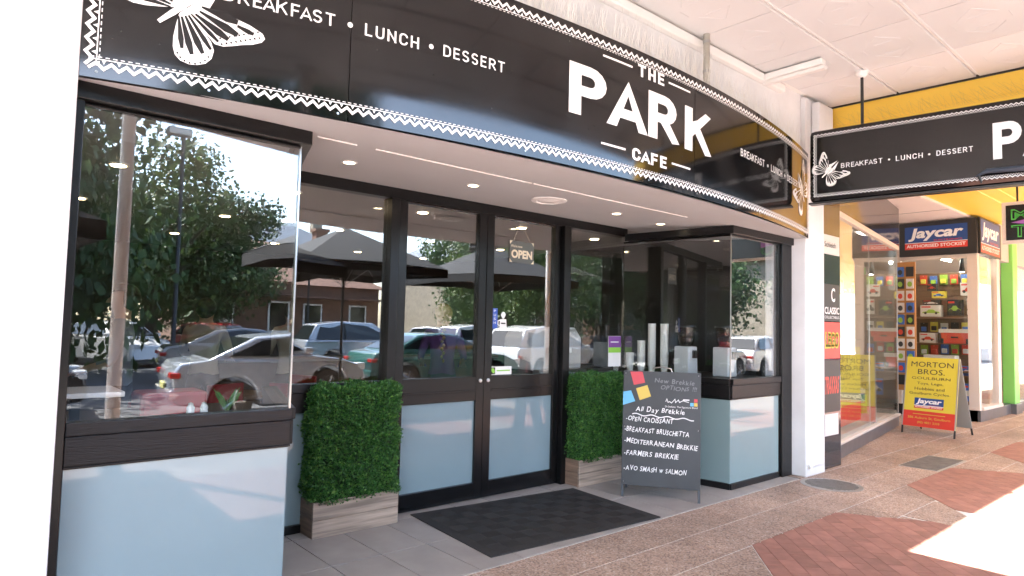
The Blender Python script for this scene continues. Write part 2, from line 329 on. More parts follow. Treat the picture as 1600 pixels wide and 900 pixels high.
# manhole, service lid
mh = thing('manhole_cover', 'round grey metal cover set in the pavers by the white pillar', 'manhole cover', loc=(6.75, 2.88, 0))
MB().lathe([(.285, -.01), (.285, .006), (.262, .008)], n=40).build('rim', GREY, mh)
mm = MB().lathe([(.255, -.01), (.255, .007)], n=40)
for i in range(-6, 7):
    L_ = math.sqrt(max(0, .24**2-(i*.036)**2)); mm.box(i*.036-.008, i*.036+.008, -L_, L_, .007, .011)
mm.build('lid', mat('worn_iron', (.20, .19, .18), .6, .5, var=.2, scale=12), mh)
sl = thing('drain_grate', 'ribbed square grey drain grate in the pavers near the toy shop', 'drain grate', loc=(8.93, 2.64, 0))
B('frame', GREY, -.52, .52, -.21, .21, -.01, .006, sl)
mm = MB()
for i in range(14): mm.box(-.49+i*.07, -.49+i*.07+.045, -.185, .185, .006, .012)
mm.build('rib_plate', mat('worn_iron', (0, 0, 0)), sl)

# ---------------------------------------------------------------- cafe building
YF, YD = 3.37, 4.55
cb = thing('cafe_building', 'white rendered cafe building with curved black fascia sign', 'building')
B('pillar', WHITE, -1.6, .372, 3.2, 6, 0, 4.2, cb, .01)
pr = B('pillar', WHITE, 6.875, 7.32, 3.19, 5.2, 0, 4.04, cb, .012)
MB().tube([(6.9, 3.175, .12), (7.2, 3.175, .12)], .018).build('pipe', TRIMW, pr, smooth=True)
MB().lathe([(.034, -.0), (.034, .03)], c=(6.93, 3.16, .12), n=14, ax='y').build('pipe_flange', TRIMW, pr, smooth=True)
B('upper_wall', WHITE, .372, 6.875, 3.24, 3.6, 2.62, 4.2, cb, 0)
B('upper_wall', WHITE, 6.875, 7.5, 3.24, 3.6, 4.04, 4.4, cb, 0); B('upper_wall', WHITE, 7.322, 7.5, 3.24, 3.42, 3.0, 4.038, cb, 0)
B('cornice', TRIMW, .2, 6.4, 3.17, 3.24, 3.96, 4.04, cb, .015)
B('pillar_cap', WHITE, 7.0, 7.36, 3.10, 3.19, 3.3, 4.0, cb, .02)
# soffit follows the curve of the sign
CX, CY, RR = 3.7254, 15.6203, 12.8497
def arc(s, rad=RR): a = s/RR; return CX+rad*math.sin(a), CY-rad*math.cos(a)
zs = lambda y: 2.505+(y-3.2)*.055
n = 48; ss = [-3.40+6.58*i/n for i in range(n+1)]
mb = MB(); vs = []
for s in ss:
    x, y = arc(s, RR-.004); vs += [(x, y, zs(y)), (x, 4.6, zs(4.6))]
mb.add(vs, [(2*i, 2*i+2, 2*i+3, 2*i+1) for i in range(n)])
vs2 = [(x, y, z+.03) for x, y, z in vs]; mb.add(vs2, [(2*i, 2*i+1, 2*i+3, 2*i+2) for i in range(n)])
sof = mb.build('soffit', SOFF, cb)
ledge = MB(); vs = []
for s in ss:
    x, y = arc(s, RR-.02); vs += [(x, y, 3.38), (x, 3.25, 3.385)]
ledge.add(vs, [(2*i, 2*i+2, 2*i+3, 2*i+1) for i in range(n)]).build('sign_ledge', TRIMW, cb)
for a, b in ((1.5, 1.74), (1.86, 3.1), (3.12, 5.0)):
    MB().box(a, b, 3.388, 3.40, zs(3.39)-.006, zs(3.39)+.01).build('joint_strip', TRIMW, sof)
LAMP = mat('lamp_glow', (1, .9, .75), .5, emit=(1, .80, .52), estr=2.4)
def downlight(x, y, z, label, group):
    t = thing('downlight', label, 'downlight', group, (x, y, z))
    MB().lathe([(.052, 0), (.052, -.005), (.038, -.007), (.036, 0)], n=24).build('trim_ring', TRIMW, t, smooth=True)
    MB().lathe([(.034, 0), (.034, -.004)], n=20).build('bulb', LAMP, t)
    return t
for x, y, d in ((2.93, 3.85, 'above the left door'), (4.55, 3.83, 'above the right planter'), (1.95, 3.9, 'nearest the left window'), (5.3, 3.9, 'nearest the right window')):
    downlight(x, y, zs(y), 'small warm downlight in the entrance soffit '+d, 'downlights in the soffit')
v = thing('round_vent', 'round white vent set in the soffit between two downlights', 'vent', loc=(3.70, 3.83, zs(3.83)))
MB().lathe([(.15, 0), (.145, -.012), (.11, -.018), (.10, -.008)], n=32).build('rim', TRIMW, v, smooth=True)
MB().lathe([(.095, -.006), (.085, -.014), (.0, -.02)], n=28).build('disc', TRIMW, v, smooth=True)

# --- entrance front (door wall)
fr = thing('entrance_frame', 'black timber frame around the entrance doors and side panes', 'frame')
B('header', DARK, 1.70, 5.56, YD-.03, YD+.07, 2.492, 2.58, fr, .004)
B('post', DARK, 2.625, 2.70, YD-.06, YD+.07, 0, 2.49, fr, .004)
B('post', DARK, 4.535, 4.625, YD-.09, YD+.07, 0, 2.49, fr, .004)
def sidepane(x0, x1, label):
    t = thing('side_window', label, 'window')
    B('sill', SILLM, x0, x1, YD-.05, YD+.06, .99, 1.05, t); B('apron', SILLM, x0, x1, YD-.03, YD+.05, .845, .988, t)
    B('glass_pane', GLASS, x0+.002, x1-.002, YD, YD+.008, 1.05, 2.492, t, 0)
    B('blue_panel', BLUE, x0, x1, YD, YD+.03, .062, .843, t, 0); B('plinth', DARK, x0, x1, YD-.02, YD+.04, 0, .06, t)
sidepane(1.76, 2.622, 'tall fixed pane behind the left hedge planter, beside the doors')
sidepane(4.628, 5.53, 'tall fixed pane behind the right hedge planter, beside the doors')
def door(x0, x1, label, hs):
    t = thing('entrance_door', label, 'door', 'entrance doors'); sw = .082
    B('stile', ALU, x0, x0+sw, YD-.045, YD+.02, .012, 2.488, t); B('stile', ALU, x1-sw, x1, YD-.045, YD+.02, .012, 2.488, t)
    B('top_rail', ALU, x0+sw, x1-sw, YD-.043, YD+.018, 2.42+.055, 2.486, t); B('bottom_rail', ALU, x0+sw, x1-sw, YD-.043, YD+.018, .012, .15, t)
    mr_ = B('middle_rail', ALU, x0+sw, x1-sw, YD-.043, YD+.018, .85, 1.055, t)
    B('moulding', ALU, x0+sw, x1-sw, YD-.052, YD-.042, .925, .945, mr_)
    B('glass_pane', GLASS, x0+sw, x1-sw, YD-.015, YD-.007, 1.055, 2.475, t, 0)
    B('blue_panel', BLUE, x0+sw, x1-sw, YD-.02, YD, .15, .85, t, 0)
    xh = x0+sw/2 if hs < 0 else x1-sw/2
    MB().lathe([(.016, 0), (.016, -.012), (.007, -.014)], c=(xh, YD-.045, 1.02), n=14, ax='y').build('lock', STEEL, t, smooth=True)
    return t
door(2.702, 3.603, 'left black entrance door, frosted blue lower panel next to the left hedge', 1)
dr = door(3.607, 4.533, 'right black entrance door with open sign hanging behind its glass', -1)
# stickers on the right door and pane
F = flat((0, YD-.016, 0), (1, 0, 0), (0, 0, 1))
def sticker(name, label, rects, texts, mats):
    mb = MB()
    for x0, x1, y0, y1, mi in rects: mb.box(x0, x1, YD-.0175, YD-.016, y0, y1, mi)
    for b_, x0, x1, y0, y1, mi in texts: put_text(mb, b_, x0, x1, y0, y1, F, .003, .01, mi=mi)
    return tag(mb.build(name, mats), label, 'sticker')
SB = mat('sticker_blue', (.03, .09, .42), .4); SW = mat('sticker_white', (.78, .78, .76), .4); SG = mat('sticker_green', (.25, .55, .06), .4); SPU = mat('sticker_purple', (.17, .05, .26), .4)
sticker('push_sticker', 'narrow blue push sticker on the right door', [(3.70, 3.765, 1.475, 1.655, 0)], [(c, 3.72, 3.745, z, z+.022, 1) for c, z in zip('PUSH', (1.62, 1.585, 1.55, 1.515))], [SB, SW])
cu = MB()
poly(cu, [(3.79, 1.485), (3.875, 1.485), (3.868, 1.56), (3.797, 1.56)], F, .002); poly(cu, ell(3.832, 1.478, .058, .010), F, .0025); ribbon(cu, [(3.797, 1.55), (3.772, 1.545), (3.772, 1.51), (3.797, 1.50)], .010, F, .002)
poly(cu, [(3.822, 1.565), (3.842, 1.565), (3.862, 1.60), (3.845, 1.625), (3.820, 1.625), (3.803, 1.60)], F, .002)
quad(cu, 3.805, 3.858, 1.517, 1.528, F, .004, 1)
tag(cu.build('cup_sticker', [SW, PRINTK]), 'white coffee cup sticker beside the blue push sticker', 'sticker')
fs_ = MB().box(3.692, 3.945, YD-.0175, YD-.016, 1.062, 1.135, 0).box(3.70, 3.752, YD-.0185, YD-.0175, 1.068, 1.129, 1)
poly(fs_, ell(3.726, 1.10, .018, .026, .5), F, .005, 2); quad(fs_, 3.768, 3.925, 1.093, 1.104, F, .004, 2)
tag(fs_.build('certificate_sticker', [SW, PRINTK, SG]), 'white certification sticker low on the right door glass', 'sticker')
os_ = thing('open_sign', 'small dark open sign hung on a cord in the right door', 'sign')
ob = MB().box(3.885, 4.185, YD-.022, YD-.018, 2.085, 2.285).build('board', mat('slate_board', (.10, .12, .12), .5), os_)
F2 = flat((0, YD-.0222, 0), (1, 0, 0), (0, 0, 1)); tx = MB()
put_text(tx, "We're now", 3.90, 4.04, 2.225, 2.25, F2, .002, .01); put_text(tx, 'OPEN', 3.905, 4.165, 2.125, 2.205, F2, .002, .045)
for cx_, cz_ in ((3.885, 2.085), (4.185, 2.085), (3.885, 2.285), (4.185, 2.285)):
    dx = .035 if cx_ < 4 else -.035; dz = .035 if cz_ < 2.2 else -.035
    poly(tx, [(cx_, cz_), (cx_+dx, cz_), (cx_, cz_+dz)] if dx*dz > 0 else [(cx_, cz_), (cx_, cz_+dz), (cx_+dx, cz_)], F2, .002)
tx.build('lettering', mat('cream_print', (.75, .70, .55), .5), os_)
MB().tube([(3.93, YD-.02, 2.285), (4.03, YD-.012, 2.475), (4.14, YD-.02, 2.285)], .0025, 5).build('cord', mat('cord', (.5, .48, .42), .8), os_)
pf = MB().box(5.30, 5.50, YD-.004, YD-.0015, 1.10, 1.42, 0).box(5.302, 5.498, YD-.006, YD-.004, 1.30, 1.418, 1).box(5.302, 5.498, YD-.006, YD-.004, 1.245, 1.30, 2)
F3 = flat((0, YD-.006, 0), (1, 0, 0), (0, 0, 1)); quad(pf, 5.33, 5.46, 1.352, 1.362, F3, .002)
tag(pf.build('flyer', [SW, SPU, SG]), 'purple green and white flyer stuck inside the pane right of the doors', 'flyer')

# --- bay windows (left and right) with splayed returns
def bay(P0, P1, P2, name_l, blue, left):
    t = thing('bay_window', name_l, 'window')
    for i, (A, Bq) in enumerate(((P0, P1), (P1, P2))):
        fn, L_ = between(A, Bq); side = i if left else 1-i       # d>0 is to the left of travel
        sg = -1                                                    # outward offset sign
        def bx(nm, m, s0, s1, d0, d1, z0, z1, bev=.004, **k_):
            return MB().box(s0, s1, d0, d1, z0, z1, fn=fn).build(nm, m, t, bev, **k_)
        e0 = .0
        bx('blue_panel', blue, .003, L_-.003, 0, .012, .062, .852, .002)
        bx('plinth', DARK, 0, L_, -.012, .05, 0, .06)
        a0, a1 = (-.0, L_+.03) if (i == 0) == left else (0, L_)
        s0, s1 = 0, L_
        bx('apron', SILLM, s0, s1, -.022, .05, .858, .985); bx('sill', SILLM, s0, s1, -.032, .06, .987, 1.044)
        bx('drip_edge', DARK, s0, s1, -.012, .04, .845, .857)
        bx('glass_pane', GLASS, .004, L_-.004, .004, .012, 1.046, 2.432, 0)
        bx('glass_trim', DARK, s0, s1, -.006, .03, 2.42, 2.434)
    return t
lb = bay((.42, YF), (1.40, YF), (1.75, YD), 'left bay window with blue lower panel beside the white pillar', BLUE, True)
rb = bay((5.53, YD), (5.70, YF), (6.64, YF), 'right bay window with blue lower panel behind the chalkboard', BLUEG, False)
for bb, X0, X1, zt in ((lb, .374, .418, 2.5), (rb, 6.66, 6.872, 2.5)): B('jamb', DARK, X0, X1, YF-.03, YF+.12, 0, zt, bb)
B('jamb', DARK, 6.642, 6.70, YF+.0, YF+.06, 0, 2.5, rb)
def header(pts, d, z0, z1, par):
    P = [Vector((*q, 0)) for q in pts]; o = []
    for i, q in enumerate(P):
        a = (q-P[i-1]).normalized() if i else (P[1]-q).normalized(); b = (P[i+1]-q).normalized() if i < len(P)-1 else a
        n = Vector((a.y, -a.x, 0))+Vector((b.y, -b.x, 0)); n = n.normalized()*d/max(.4, n.normalized().dot(Vector((a.y, -a.x, 0)))); o.append(q+n)
    mb = MB(); vs = []
    for q, oo in zip(P, o):
        m_ = q-(oo-q)*.5
        vs += [(oo.x, oo.y, z0), (m_.x, m_.y, z0), (m_.x, m_.y, z1), (oo.x, oo.y, z1)]
    k_ = len(P); fs = [tuple(range(4)), tuple(range(4*k_-4, 4*k_))]
    for i in range(k_-1):
        for j in range(4): fs.append((4*i+j, 4*i+(j+1) % 4, 4*i+4+(j+1) % 4, 4*i+4+j))
    mb.add(vs, fs); return mb.build('header', DARK, par, .004)
header([(.376, YF), (1.40, YF), (1.752, YD-.05)], .055, 2.436, 2.512, lb)
header([(5.53, YD-.05), (5.70, YF), (6.872, YF)], .055, 2.436, 2.512, rb)
for par, x, y in ((lb, 1.40, YF), (rb, 5.70, YF)):
    MB().box(x-.004, x+.004, y-.004, y+.004, 1.044, 2.434).build('corner_bead', STEEL, par)
B('side_blind', mat('grey_blind', (.30, .31, .33), .7), 6.47, 6.63, YF+.05, YF+.06, 1.046, 2.43, rb, 0)

# ---------------------------------------------------------------- fascia sign
sg = thing('fascia_sign', 'long curved gloss black fascia sign with white lettering above the entrance', 'sign')
def amap(s, z, o): x, y = arc(s, RR+o); return x, y, z
ZB, ZT = 2.50, 3.405
for a, b in ((-3.405, -2.2725), (-2.2675, .4595), (.4645, 3.185)):
    k_ = max(6, int((b-a)/.14)); mb = MB(); vs = []
    for i in range(k_+1):
        s = a+(b-a)*i/k_
        for rad, z in ((RR, ZB), (RR, ZT), (RR-.03, ZT), (RR-.03, ZB)): x, y = arc(s, rad); vs.append((x, y, z))
    fs = [(0, 1, 2, 3), tuple(4*k_+j for j in range(4))]
    for i in range(k_):
        for j in range(4): fs.append((4*i+j, 4*i+(j+1) % 4, 4*i+4+(j+1) % 4, 4*i+4+j))
    o = mb.add(vs, fs).build('sign_panel', SIGNB, sg)
    for p in o.data.polygons: p.use_smooth = len(p.vertices) == 4 and abs(p.normal.z) < .5
    o.data.set_sharp_from_angle(angle=math.radians(30))
mb = MB(); vs = []
for i in range(49):
    x, y = arc(-3.4+6.58*i/48, RR-.032); vs += [(x, y, ZB+.004), (x, y, ZT-.004)]
mb.add(vs, [(2*i, 2*i+1, 2*i+3, 2*i+2) for i in range(48)]).build('backing', TRIMW, sg)
def lettering(par, items, fn, m=PRINT, nm='lettering', off=.003):
    for b_, x0, x1, y0, y1, bold in items: put_sign(MB(), b_, x0, x1, y0, y1, fn, bold, off, .40 if bold > .2 else .42).build(nm, m, par)
lettering(sg, [('PARK', -.872, .668, 2.832, 3.158, .205), ('THE', -.232, .062, 3.228, 3.312, .20), ('CAFE', -.282, .10, 2.638, 2.722, .20),
    ('BREAKFAST', -2.862, -2.352, 2.955, 3.018, .135), ('LUNCH', -2.200, -1.904, 2.952, 3.015, .135), ('DESSERT', -1.760, -1.362, 2.952, 3.015, .135),
    ('BREAKFAST', 1.198, 1.697, 2.955, 3.018, .135), ('LUNCH', 1.862, 2.165, 2.952, 3.015, .135), ('DESSERT', 2.325, 2.745, 2.952, 3.015, .135)], amap)
mb = MB()
for a, b, z in ((-.58, -.29, 3.27), (.115, .392, 3.27), (-.585, -.35, 2.692), (.162, .40, 2.692)): ribbon(MB(), [(a+(b-a)*i/6, z) for i in range(7)], .014, amap).build('bar', PRINT, sg)
for s in (-2.276, -1.832, 1.78, 2.245): poly(MB(), ell(s, 2.985, .014, .014), amap).build('dot', PRINT, sg)
def border(par, s0, s1, z0, z1, fn, per, amp, wd, nm='zigzag_border', m=PRINT):
    mb = MB()
    def run(p, q, nx, ny):        # from p to q, inner normal (nx,ny)
        L_ = math.hypot(q[0]-p[0], q[1]-p[1]); k_ = max(2, round(L_/per)); u = ((q[0]-p[0])/k_, (q[1]-p[1])/k_)
        pts = []
        for i in range(2*k_+1):
            a = i/2; d = amp if i % 2 else -amp
            pts.append((p[0]+u[0]*a+nx*d, p[1]+u[1]*a+ny*d))
        ribbon(mb, pts, wd, fn)
        e = amp+wd*.9
        for i in range(k_):
            a = i+1.; c = (p[0]+u[0]*a, p[1]+u[1]*a); h = per*.16; uu = (u[0]/math.hypot(*u), u[1]/math.hypot(*u))
            poly(mb, [(c[0]+nx*e*.35, c[1]+ny*e*.35), (c[0]+uu[0]*h+nx*(e+wd*.25), c[1]+uu[1]*h+ny*(e+wd*.25)), (c[0]-uu[0]*h+nx*(e+wd*.25), c[1]-uu[1]*h+ny*(e+wd*.25))], fn)
        ribbon(mb, [(p[0]+u[0]*a+nx*(e+wd*.3), p[1]+u[1]*a+ny*(e+wd*.3)) for a in range(0, k_+1)], wd*.32, fn)
        for i in range(2*k_):
            a = i/2+.08; b = i/2+.36; f = e+wd*1.05
            ribbon(mb, [(p[0]+u[0]*a+nx*f, p[1]+u[1]*a+ny*f), (p[0]+u[0]*b+nx*f, p[1]+u[1]*b+ny*f)], wd*.3, fn)
    run((s0, z0), (s1, z0), 0, 1); run((s0, z1), (s1, z1), 0, -1); run((s0, z0), (s0, z1), 1, 0); run((s1, z0), (s1, z1), -1, 0)
    return mb.build(nm, m, par)
border(sg, -3.36, 3.145, 2.552, 3.352, amap, .0555, .0125, .013)
def butterfly(par, fn, cx, cy, sc_, rot, mw=PRINT, mk=PRINTK):
    c, s = math.cos(rot), math.sin(rot)
    for sd in (1, -1):
        T = lambda x, y: (cx+sc_*(sd*x*c-y*s), cy+sc_*(sd*x*s+y*c))
        mb = MB(); W = lambda P_, o, mi: poly(mb, [T(*q) for q in P_], fn, o, mi)
        fore = [(.01, .205), (.06, .075), (.13, .125), (.20, .165), (.255, .185), (.278, .178), (.282, .155), (.268, .115), (.245, .075), (.228, .04), (.21, .008), (.185, -.012), (.10, -.012), (.015, -.005)]
        hind = [(.012, .0), (.10, -.010), (.17, -.018), (.205, -.035), (.225, -.065), (.228, -.10), (.215, -.13), (.195, -.155), (.165, -.172), (.135, -.172), (.105, -.155), (.075, -.125), (.045, -.085), (.015, -.04)]
        W(fore, .003, 0); W(hind, .0036, 0)
        def cell(x0, y0, x1, y1, w0, w1):
            d = Vector((x1-x0, y1-y0)); n_ = Vector((-d.y, d.x)).normalized(); q0 = Vector((x0, y0)); q1 = Vector((x1, y1)); md = q0*.3+q1*.7
            W([tuple(q0+n_*w0), tuple(q0-n_*w0), tuple(md-n_*w1), tuple(q1-n_*w1*.55), tuple(q1+n_*w1*.55), tuple(md+n_*w1)], .0048, 1)
        for q in ((.04, .052, .165, .130, .004, .019), (.05, .032, .205, .092, .004, .018), (.175, .118, .238, .150, .006, .011), (.05, .010, .20, .046, .004, .016), (.04, -.004, .185, .006, .003, .009),
                  (.04, -.016, .195, -.042, .004, .010), (.035, -.028, .19, -.080, .004, .0135), (.03, -.042, .17, -.118, .004, .0135), (.022, -.05, .13, -.132, .003, .011)): cell(*q)
        for i in range(9):
            a = i/8; x, y = .262-.062*a, .16-.15*a
            W(ell(x, y, .0055, .0042, n=6), .0048, 1); W(ell(x-.022, y+.012, .0045, .0045, n=6), .0048, 1)
        for i in range(8):
            a = .35-i*.32; W(ell(.155+.062*math.cos(a), -.095+.068*math.sin(a), .005, .004, n=6), .0052, 1)
        mb.build('butterfly_wing', [mw, mk], par)
    T = lambda x, y: (cx+sc_*(x*c-y*s), cy+sc_*(x*s+y*c)); mb = MB()
    poly(mb, [T(*q) for q in [(-.008, -.13), (.008, -.13), (.012, -.06), (.012, 0), (.017, .205), (.013, .058), (.006, .07), (-.006, .07), (-.013, .058), (-.017, .205), (-.012, 0), (-.012, -.06)]], fn, .0056)
    for d in (1, -1): ribbon(mb, [T(d*.004, .068), T(d*.02, .10), T(d*.05, .125)], .005*sc_, fn, .135)
    mb.build('butterfly_body', mw, par)
butterfly(sg, amap, -3.015, 2.89, 1.06, math.radians(-45))
butterfly(sg, amap, 2.86, 2.95, 1.06, math.radians(45))
for s in (-3.33, -2.9, -2.32, -1.2, -.1, .5, 1.6, 3.1): 
    mb = MB(); x, y = arc(s, RR); mb.lathe([(.006, .002), (.006, -.002)], c=(x, y, 2.527), n=8, ax='y').build('screw', STEEL, sg)
# bird spikes along the ledge
mb = MB()
def spike(p, q, r_=.0011):
    p = Vector(p); q = Vector(q); d = (q-p).normalized(); a = d.orthogonal().normalized()*r_; b = d.cross(a)
    vs = [p+a, p-a*.5+b*.87, p-a*.5-b*.87, q+a*.6, q-a*.3+b*.5, q-a*.3-b*.5]; mb.add(vs, [(0, 1, 4, 3), (1, 2, 5, 4), (2, 0, 3, 5)])
for i in range(640):
    s = -3.35+6.5*i/640; x, y = arc(s, RR-.05-random.random()*.05)
    for k_ in range(2): spike((x, y, 3.385), (x+random.uniform(-.05, .05), y+random.choice((-.05, 0, .05, .09))+random.uniform(-.015, .015), 3.49+random.uniform(-.01, .20)))
o = mb.build('bird_spikes', SPIKE); tag(o, 'row of thin wire bird spikes along the top of the curved sign', 'bird spikes'); o['kind'] = 'stuff'

# ---------------------------------------------------------------- canopy
cn = thing('street_canopy', 'white pressed metal canopy ceiling over the pavement', 'canopy')
ZC = 4.05
B('roof_slab', TRIMW, -18, 7.6, -.75, 3.24, ZC+.02, ZC+.2, cn, 0)
B('edge_beam', TRIMW, -18, 7.5, -.82, -.752, ZC-.06, ZC+.25, cn, .01)
pmb = MB().box(-.445, .445, -.333, .333, 0, .20)
def ridge(p, q, w_=.005, h=.0028):
    d = Vector((q[0]-p[0], q[1]-p[1])).normalized(); n_ = Vector((-d.y, d.x))*w_; P_ = Vector(p); Q_ = Vector(q)
    a, b, c_, d_ = P_+n_, P_-n_, Q_-n_, Q_+n_
    pmb.add([(a.x, a.y, .001), (b.x, b.y, .001), (c_.x, c_.y, .001), (d_.x, d_.y, .001), (P_.x, P_.y, -h), (Q_.x, Q_.y, -h)], [(0, 4, 5, 3), (1, 2, 5, 4), (0, 1, 4), (3, 5, 2)])
for p, q in (((-.30, 0), (-.12, .14)), ((-.30, 0), (-.12, -.14)), ((.30, 0), (.12, .14)), ((.30, 0), (.12, -.14)), ((-.06, .19), (.06, .19)), ((-.06, -.19), (.06, -.19)), ((-.12, .07), (-.12, -.07)), ((.12, .07), (.12, -.07))): ridge(p, q)
pme = pmb.mesh('ceiling_panel', CEIL)
for i in range(15):
    for j in range(6):
        o = bpy.data.objects.new('ceiling_panel', pme); col.objects.link(o); o.parent = cn; o.location = (-5.5+.9*i, 2.835-.695*j, ZC)
for j in range(5):
    for d in (-.022, .022): MB().tube([(-5.9, 2.49-.695*j+d, ZC+.002), (7.48, 2.49-.695*j+d, ZC+.004)], .011, 6).build('batten', CEIL, cn)
for x, lab in ((1.3, 'white round canopy post behind the viewer left'), (9.4, 'white round canopy post on the kerb side by the toy shop')):
    t = thing('canopy_post', lab, 'post', 'canopy posts', (x, -.62, 0))
    MB().lathe([(.11, 0), (.11, .12), (.065, .16), (.06, 3.8), (.09, 3.9), (.09, 3.99)], n=20).build('shaft', TRIMW, t, smooth=True)
    MB().box(-.12, .12, -.12, .12, 3.99, 4.04).build('cap', TRIMW, t)
bt = thing('batten_light', 'white fluorescent batten fixed under the canopy by the wall', 'light fitting', loc=(6.02, 0, ZC))
MB().box(-.05, .05, 2.62, 3.22, -.075, -.012).build('housing', TRIMW, bt, .012); MB().box(-.035, .035, 2.6, 3.2, -.115, -.076).build('diffuser', mat('diffuser', (.75, .74, .72), .4), bt, .012)
cp = thing('conduit_pipe', 'vertical grey pipe rising from the curved sign to the canopy', 'pipe')
MB().tube([(4.84, 3.1, 3.36), (4.84, 3.1, 4.05)], .028, 12).build('pipe', mat('galvanised', (.42, .40, .35), .5, .5, var=.15), cp, smooth=True)
for z in (3.72, 3.98): MB().lathe([(.032, z-.012), (.032, z+.012)], c=(4.84, 3.1, 0), n=14).build('clamp', GREY, cp)
yc = thing('yellow_canopy', 'yellow painted canopy bulkhead and ceiling before the toy shop', 'canopy')
fnY, LY = between((7.465, 3.34), (7.72, -.9))
MB().box(0, LY, -.02, .03, 3.70, 4.045, fn=fnY).build('bulkhead', YEL, yc); MB().box(0, LY, -.03, .04, 4.03, 4.075, fn=fnY).build('top_trim', BLACKM, yc)
MB().box(.1, LY, -.028, -.02, 3.83, 3.85, fn=fnY).build('moulding', YEL, yc)
mb = MB().box(7.62, 40, -.9, 3.48, 3.70, 3.76); mb.build('ceiling', YEL, yc)
for j in range(4):
    for d in (-.03, .205): MB().tube([(7.75, 2.6-.9*j+d, 3.70), (30, 2.6-.9*j+d, 3.70)], .014, 6).build('rib', YEL, yc)
mb = MB()
for i in range(260):
    s = .05+(LY-.1)*i/260; p = fnY(s, -.03, 3.79); spike(p, (p[0]-.05+random.uniform(-.03, .0), p[1]+random.uniform(-.02, .20), 3.79+random.uniform(.10, .15)), .0008)
o = mb.build('bird_spikes', mat('spike_dark', (.45, .36, .16), .5, .3)); tag(o, 'thin wire bird spikes in front of the yellow bulkhead', 'bird spikes'); o['kind'] = 'stuff'

ls = thing('left_neighbour_shop', 'plain shopfront continuing the row left of the white pillar', 'building')
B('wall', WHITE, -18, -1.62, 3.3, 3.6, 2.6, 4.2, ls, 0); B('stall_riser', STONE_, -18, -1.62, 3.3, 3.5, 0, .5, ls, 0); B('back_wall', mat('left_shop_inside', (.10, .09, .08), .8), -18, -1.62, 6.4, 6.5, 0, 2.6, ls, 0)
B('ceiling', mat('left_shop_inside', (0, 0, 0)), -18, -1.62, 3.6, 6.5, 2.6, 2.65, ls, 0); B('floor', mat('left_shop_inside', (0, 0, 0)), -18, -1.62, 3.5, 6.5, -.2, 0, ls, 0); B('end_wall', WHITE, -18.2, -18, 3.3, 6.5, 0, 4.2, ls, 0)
for i in range(6): B('post', BLACKM, -18+2.7*i, -17.9+2.7*i, 3.32, 3.46, .5, 2.6, ls, 0); B('glass_pane', GLASS, -17.9+2.7*i, -15.3+2.7*i, 3.38, 3.388, .5, 2.6, ls, 0)
# ---------------------------------------------------------------- hanging blade sign
hs = thing('hanging_sign', 'black double sided blade sign hung across the pavement from the canopy', 'sign')
fnH, LH = between((6.50, 2.985), (6.965, -.17)); 
MB().box(0, LH, 0, .10, 2.805, 3.535, fn=fnH).build('sign_box', SIGNB, hs, .135)
MB().box(.0, LH, -.004, .104, 2.785, 2.803, fn=fnH).build('bottom_trim', BLACKM, hs)
Fh = lambda x, z, o: fnH(x, -o, z)
border(hs, .055, LH-.055, 2.86, 3.475, Fh, .035, .007, .008, m=mat('grey_vinyl', (.62, .63, .65), .4))
lettering(hs, [('BREAKFAST', .30, .66, 3.115, 3.162, .135), ('LUNCH', .77, .985, 3.115, 3.162, .135), ('DESSERT', 1.09, 1.36, 3.115, 3.162, .135), ('PARK', 1.50, 2.42, 3.02, 3.335, .205), ('THE', 1.86, 2.05, 3.385, 3.43, .20), ('CAFE', 1.84, 2.08, 2.91, 2.955, .20)], Fh, mat('pale_vinyl', (.72, .74, .78), .4))
mb = MB()
for s in (.715, 1.035): poly(MB(), ell(s, 3.138, .009, .009), Fh).build('dot', PRINT, hs)
butterfly(hs, Fh, .185, 3.10, .62, math.radians(-45))
for s in (.48, 2.5): 
    rd = MB().box(s-.012, s+.012, .038, .062, 3.535, 4.0, fn=fnH).build('hanger_rod', BLACKM, hs)
    p = fnH(s, .05, 0); MB().lathe([(.06, 4.048), (.055, 4.02), (.03, 4.0), (.03, 3.99)], c=(p[0], p[1], 0), n=16).build('ceiling_rose', TRIMW, rd, smooth=True)
p = fnH(1.45, -.06, 2.865); bkt = thing('sign_bracket', 'dark tapered metal bracket at the lower edge of the blade sign', 'bracket')
MB().tube([fnH(1.38, -.03, 2.885), fnH(1.46, -.045, 2.92), fnH(1.9, -.06, 2.90)], [.006, .022, .028], 8).build('arm', mat('blue_steel', (.05, .07, .10), .35, .4), bkt, smooth=True)
MB().tube([fnH(1.40, -.03, 2.89), fnH(1.42, -.035, 2.82)], [.014, .006], 8).build('hook', BLACKM, bkt, smooth=True)

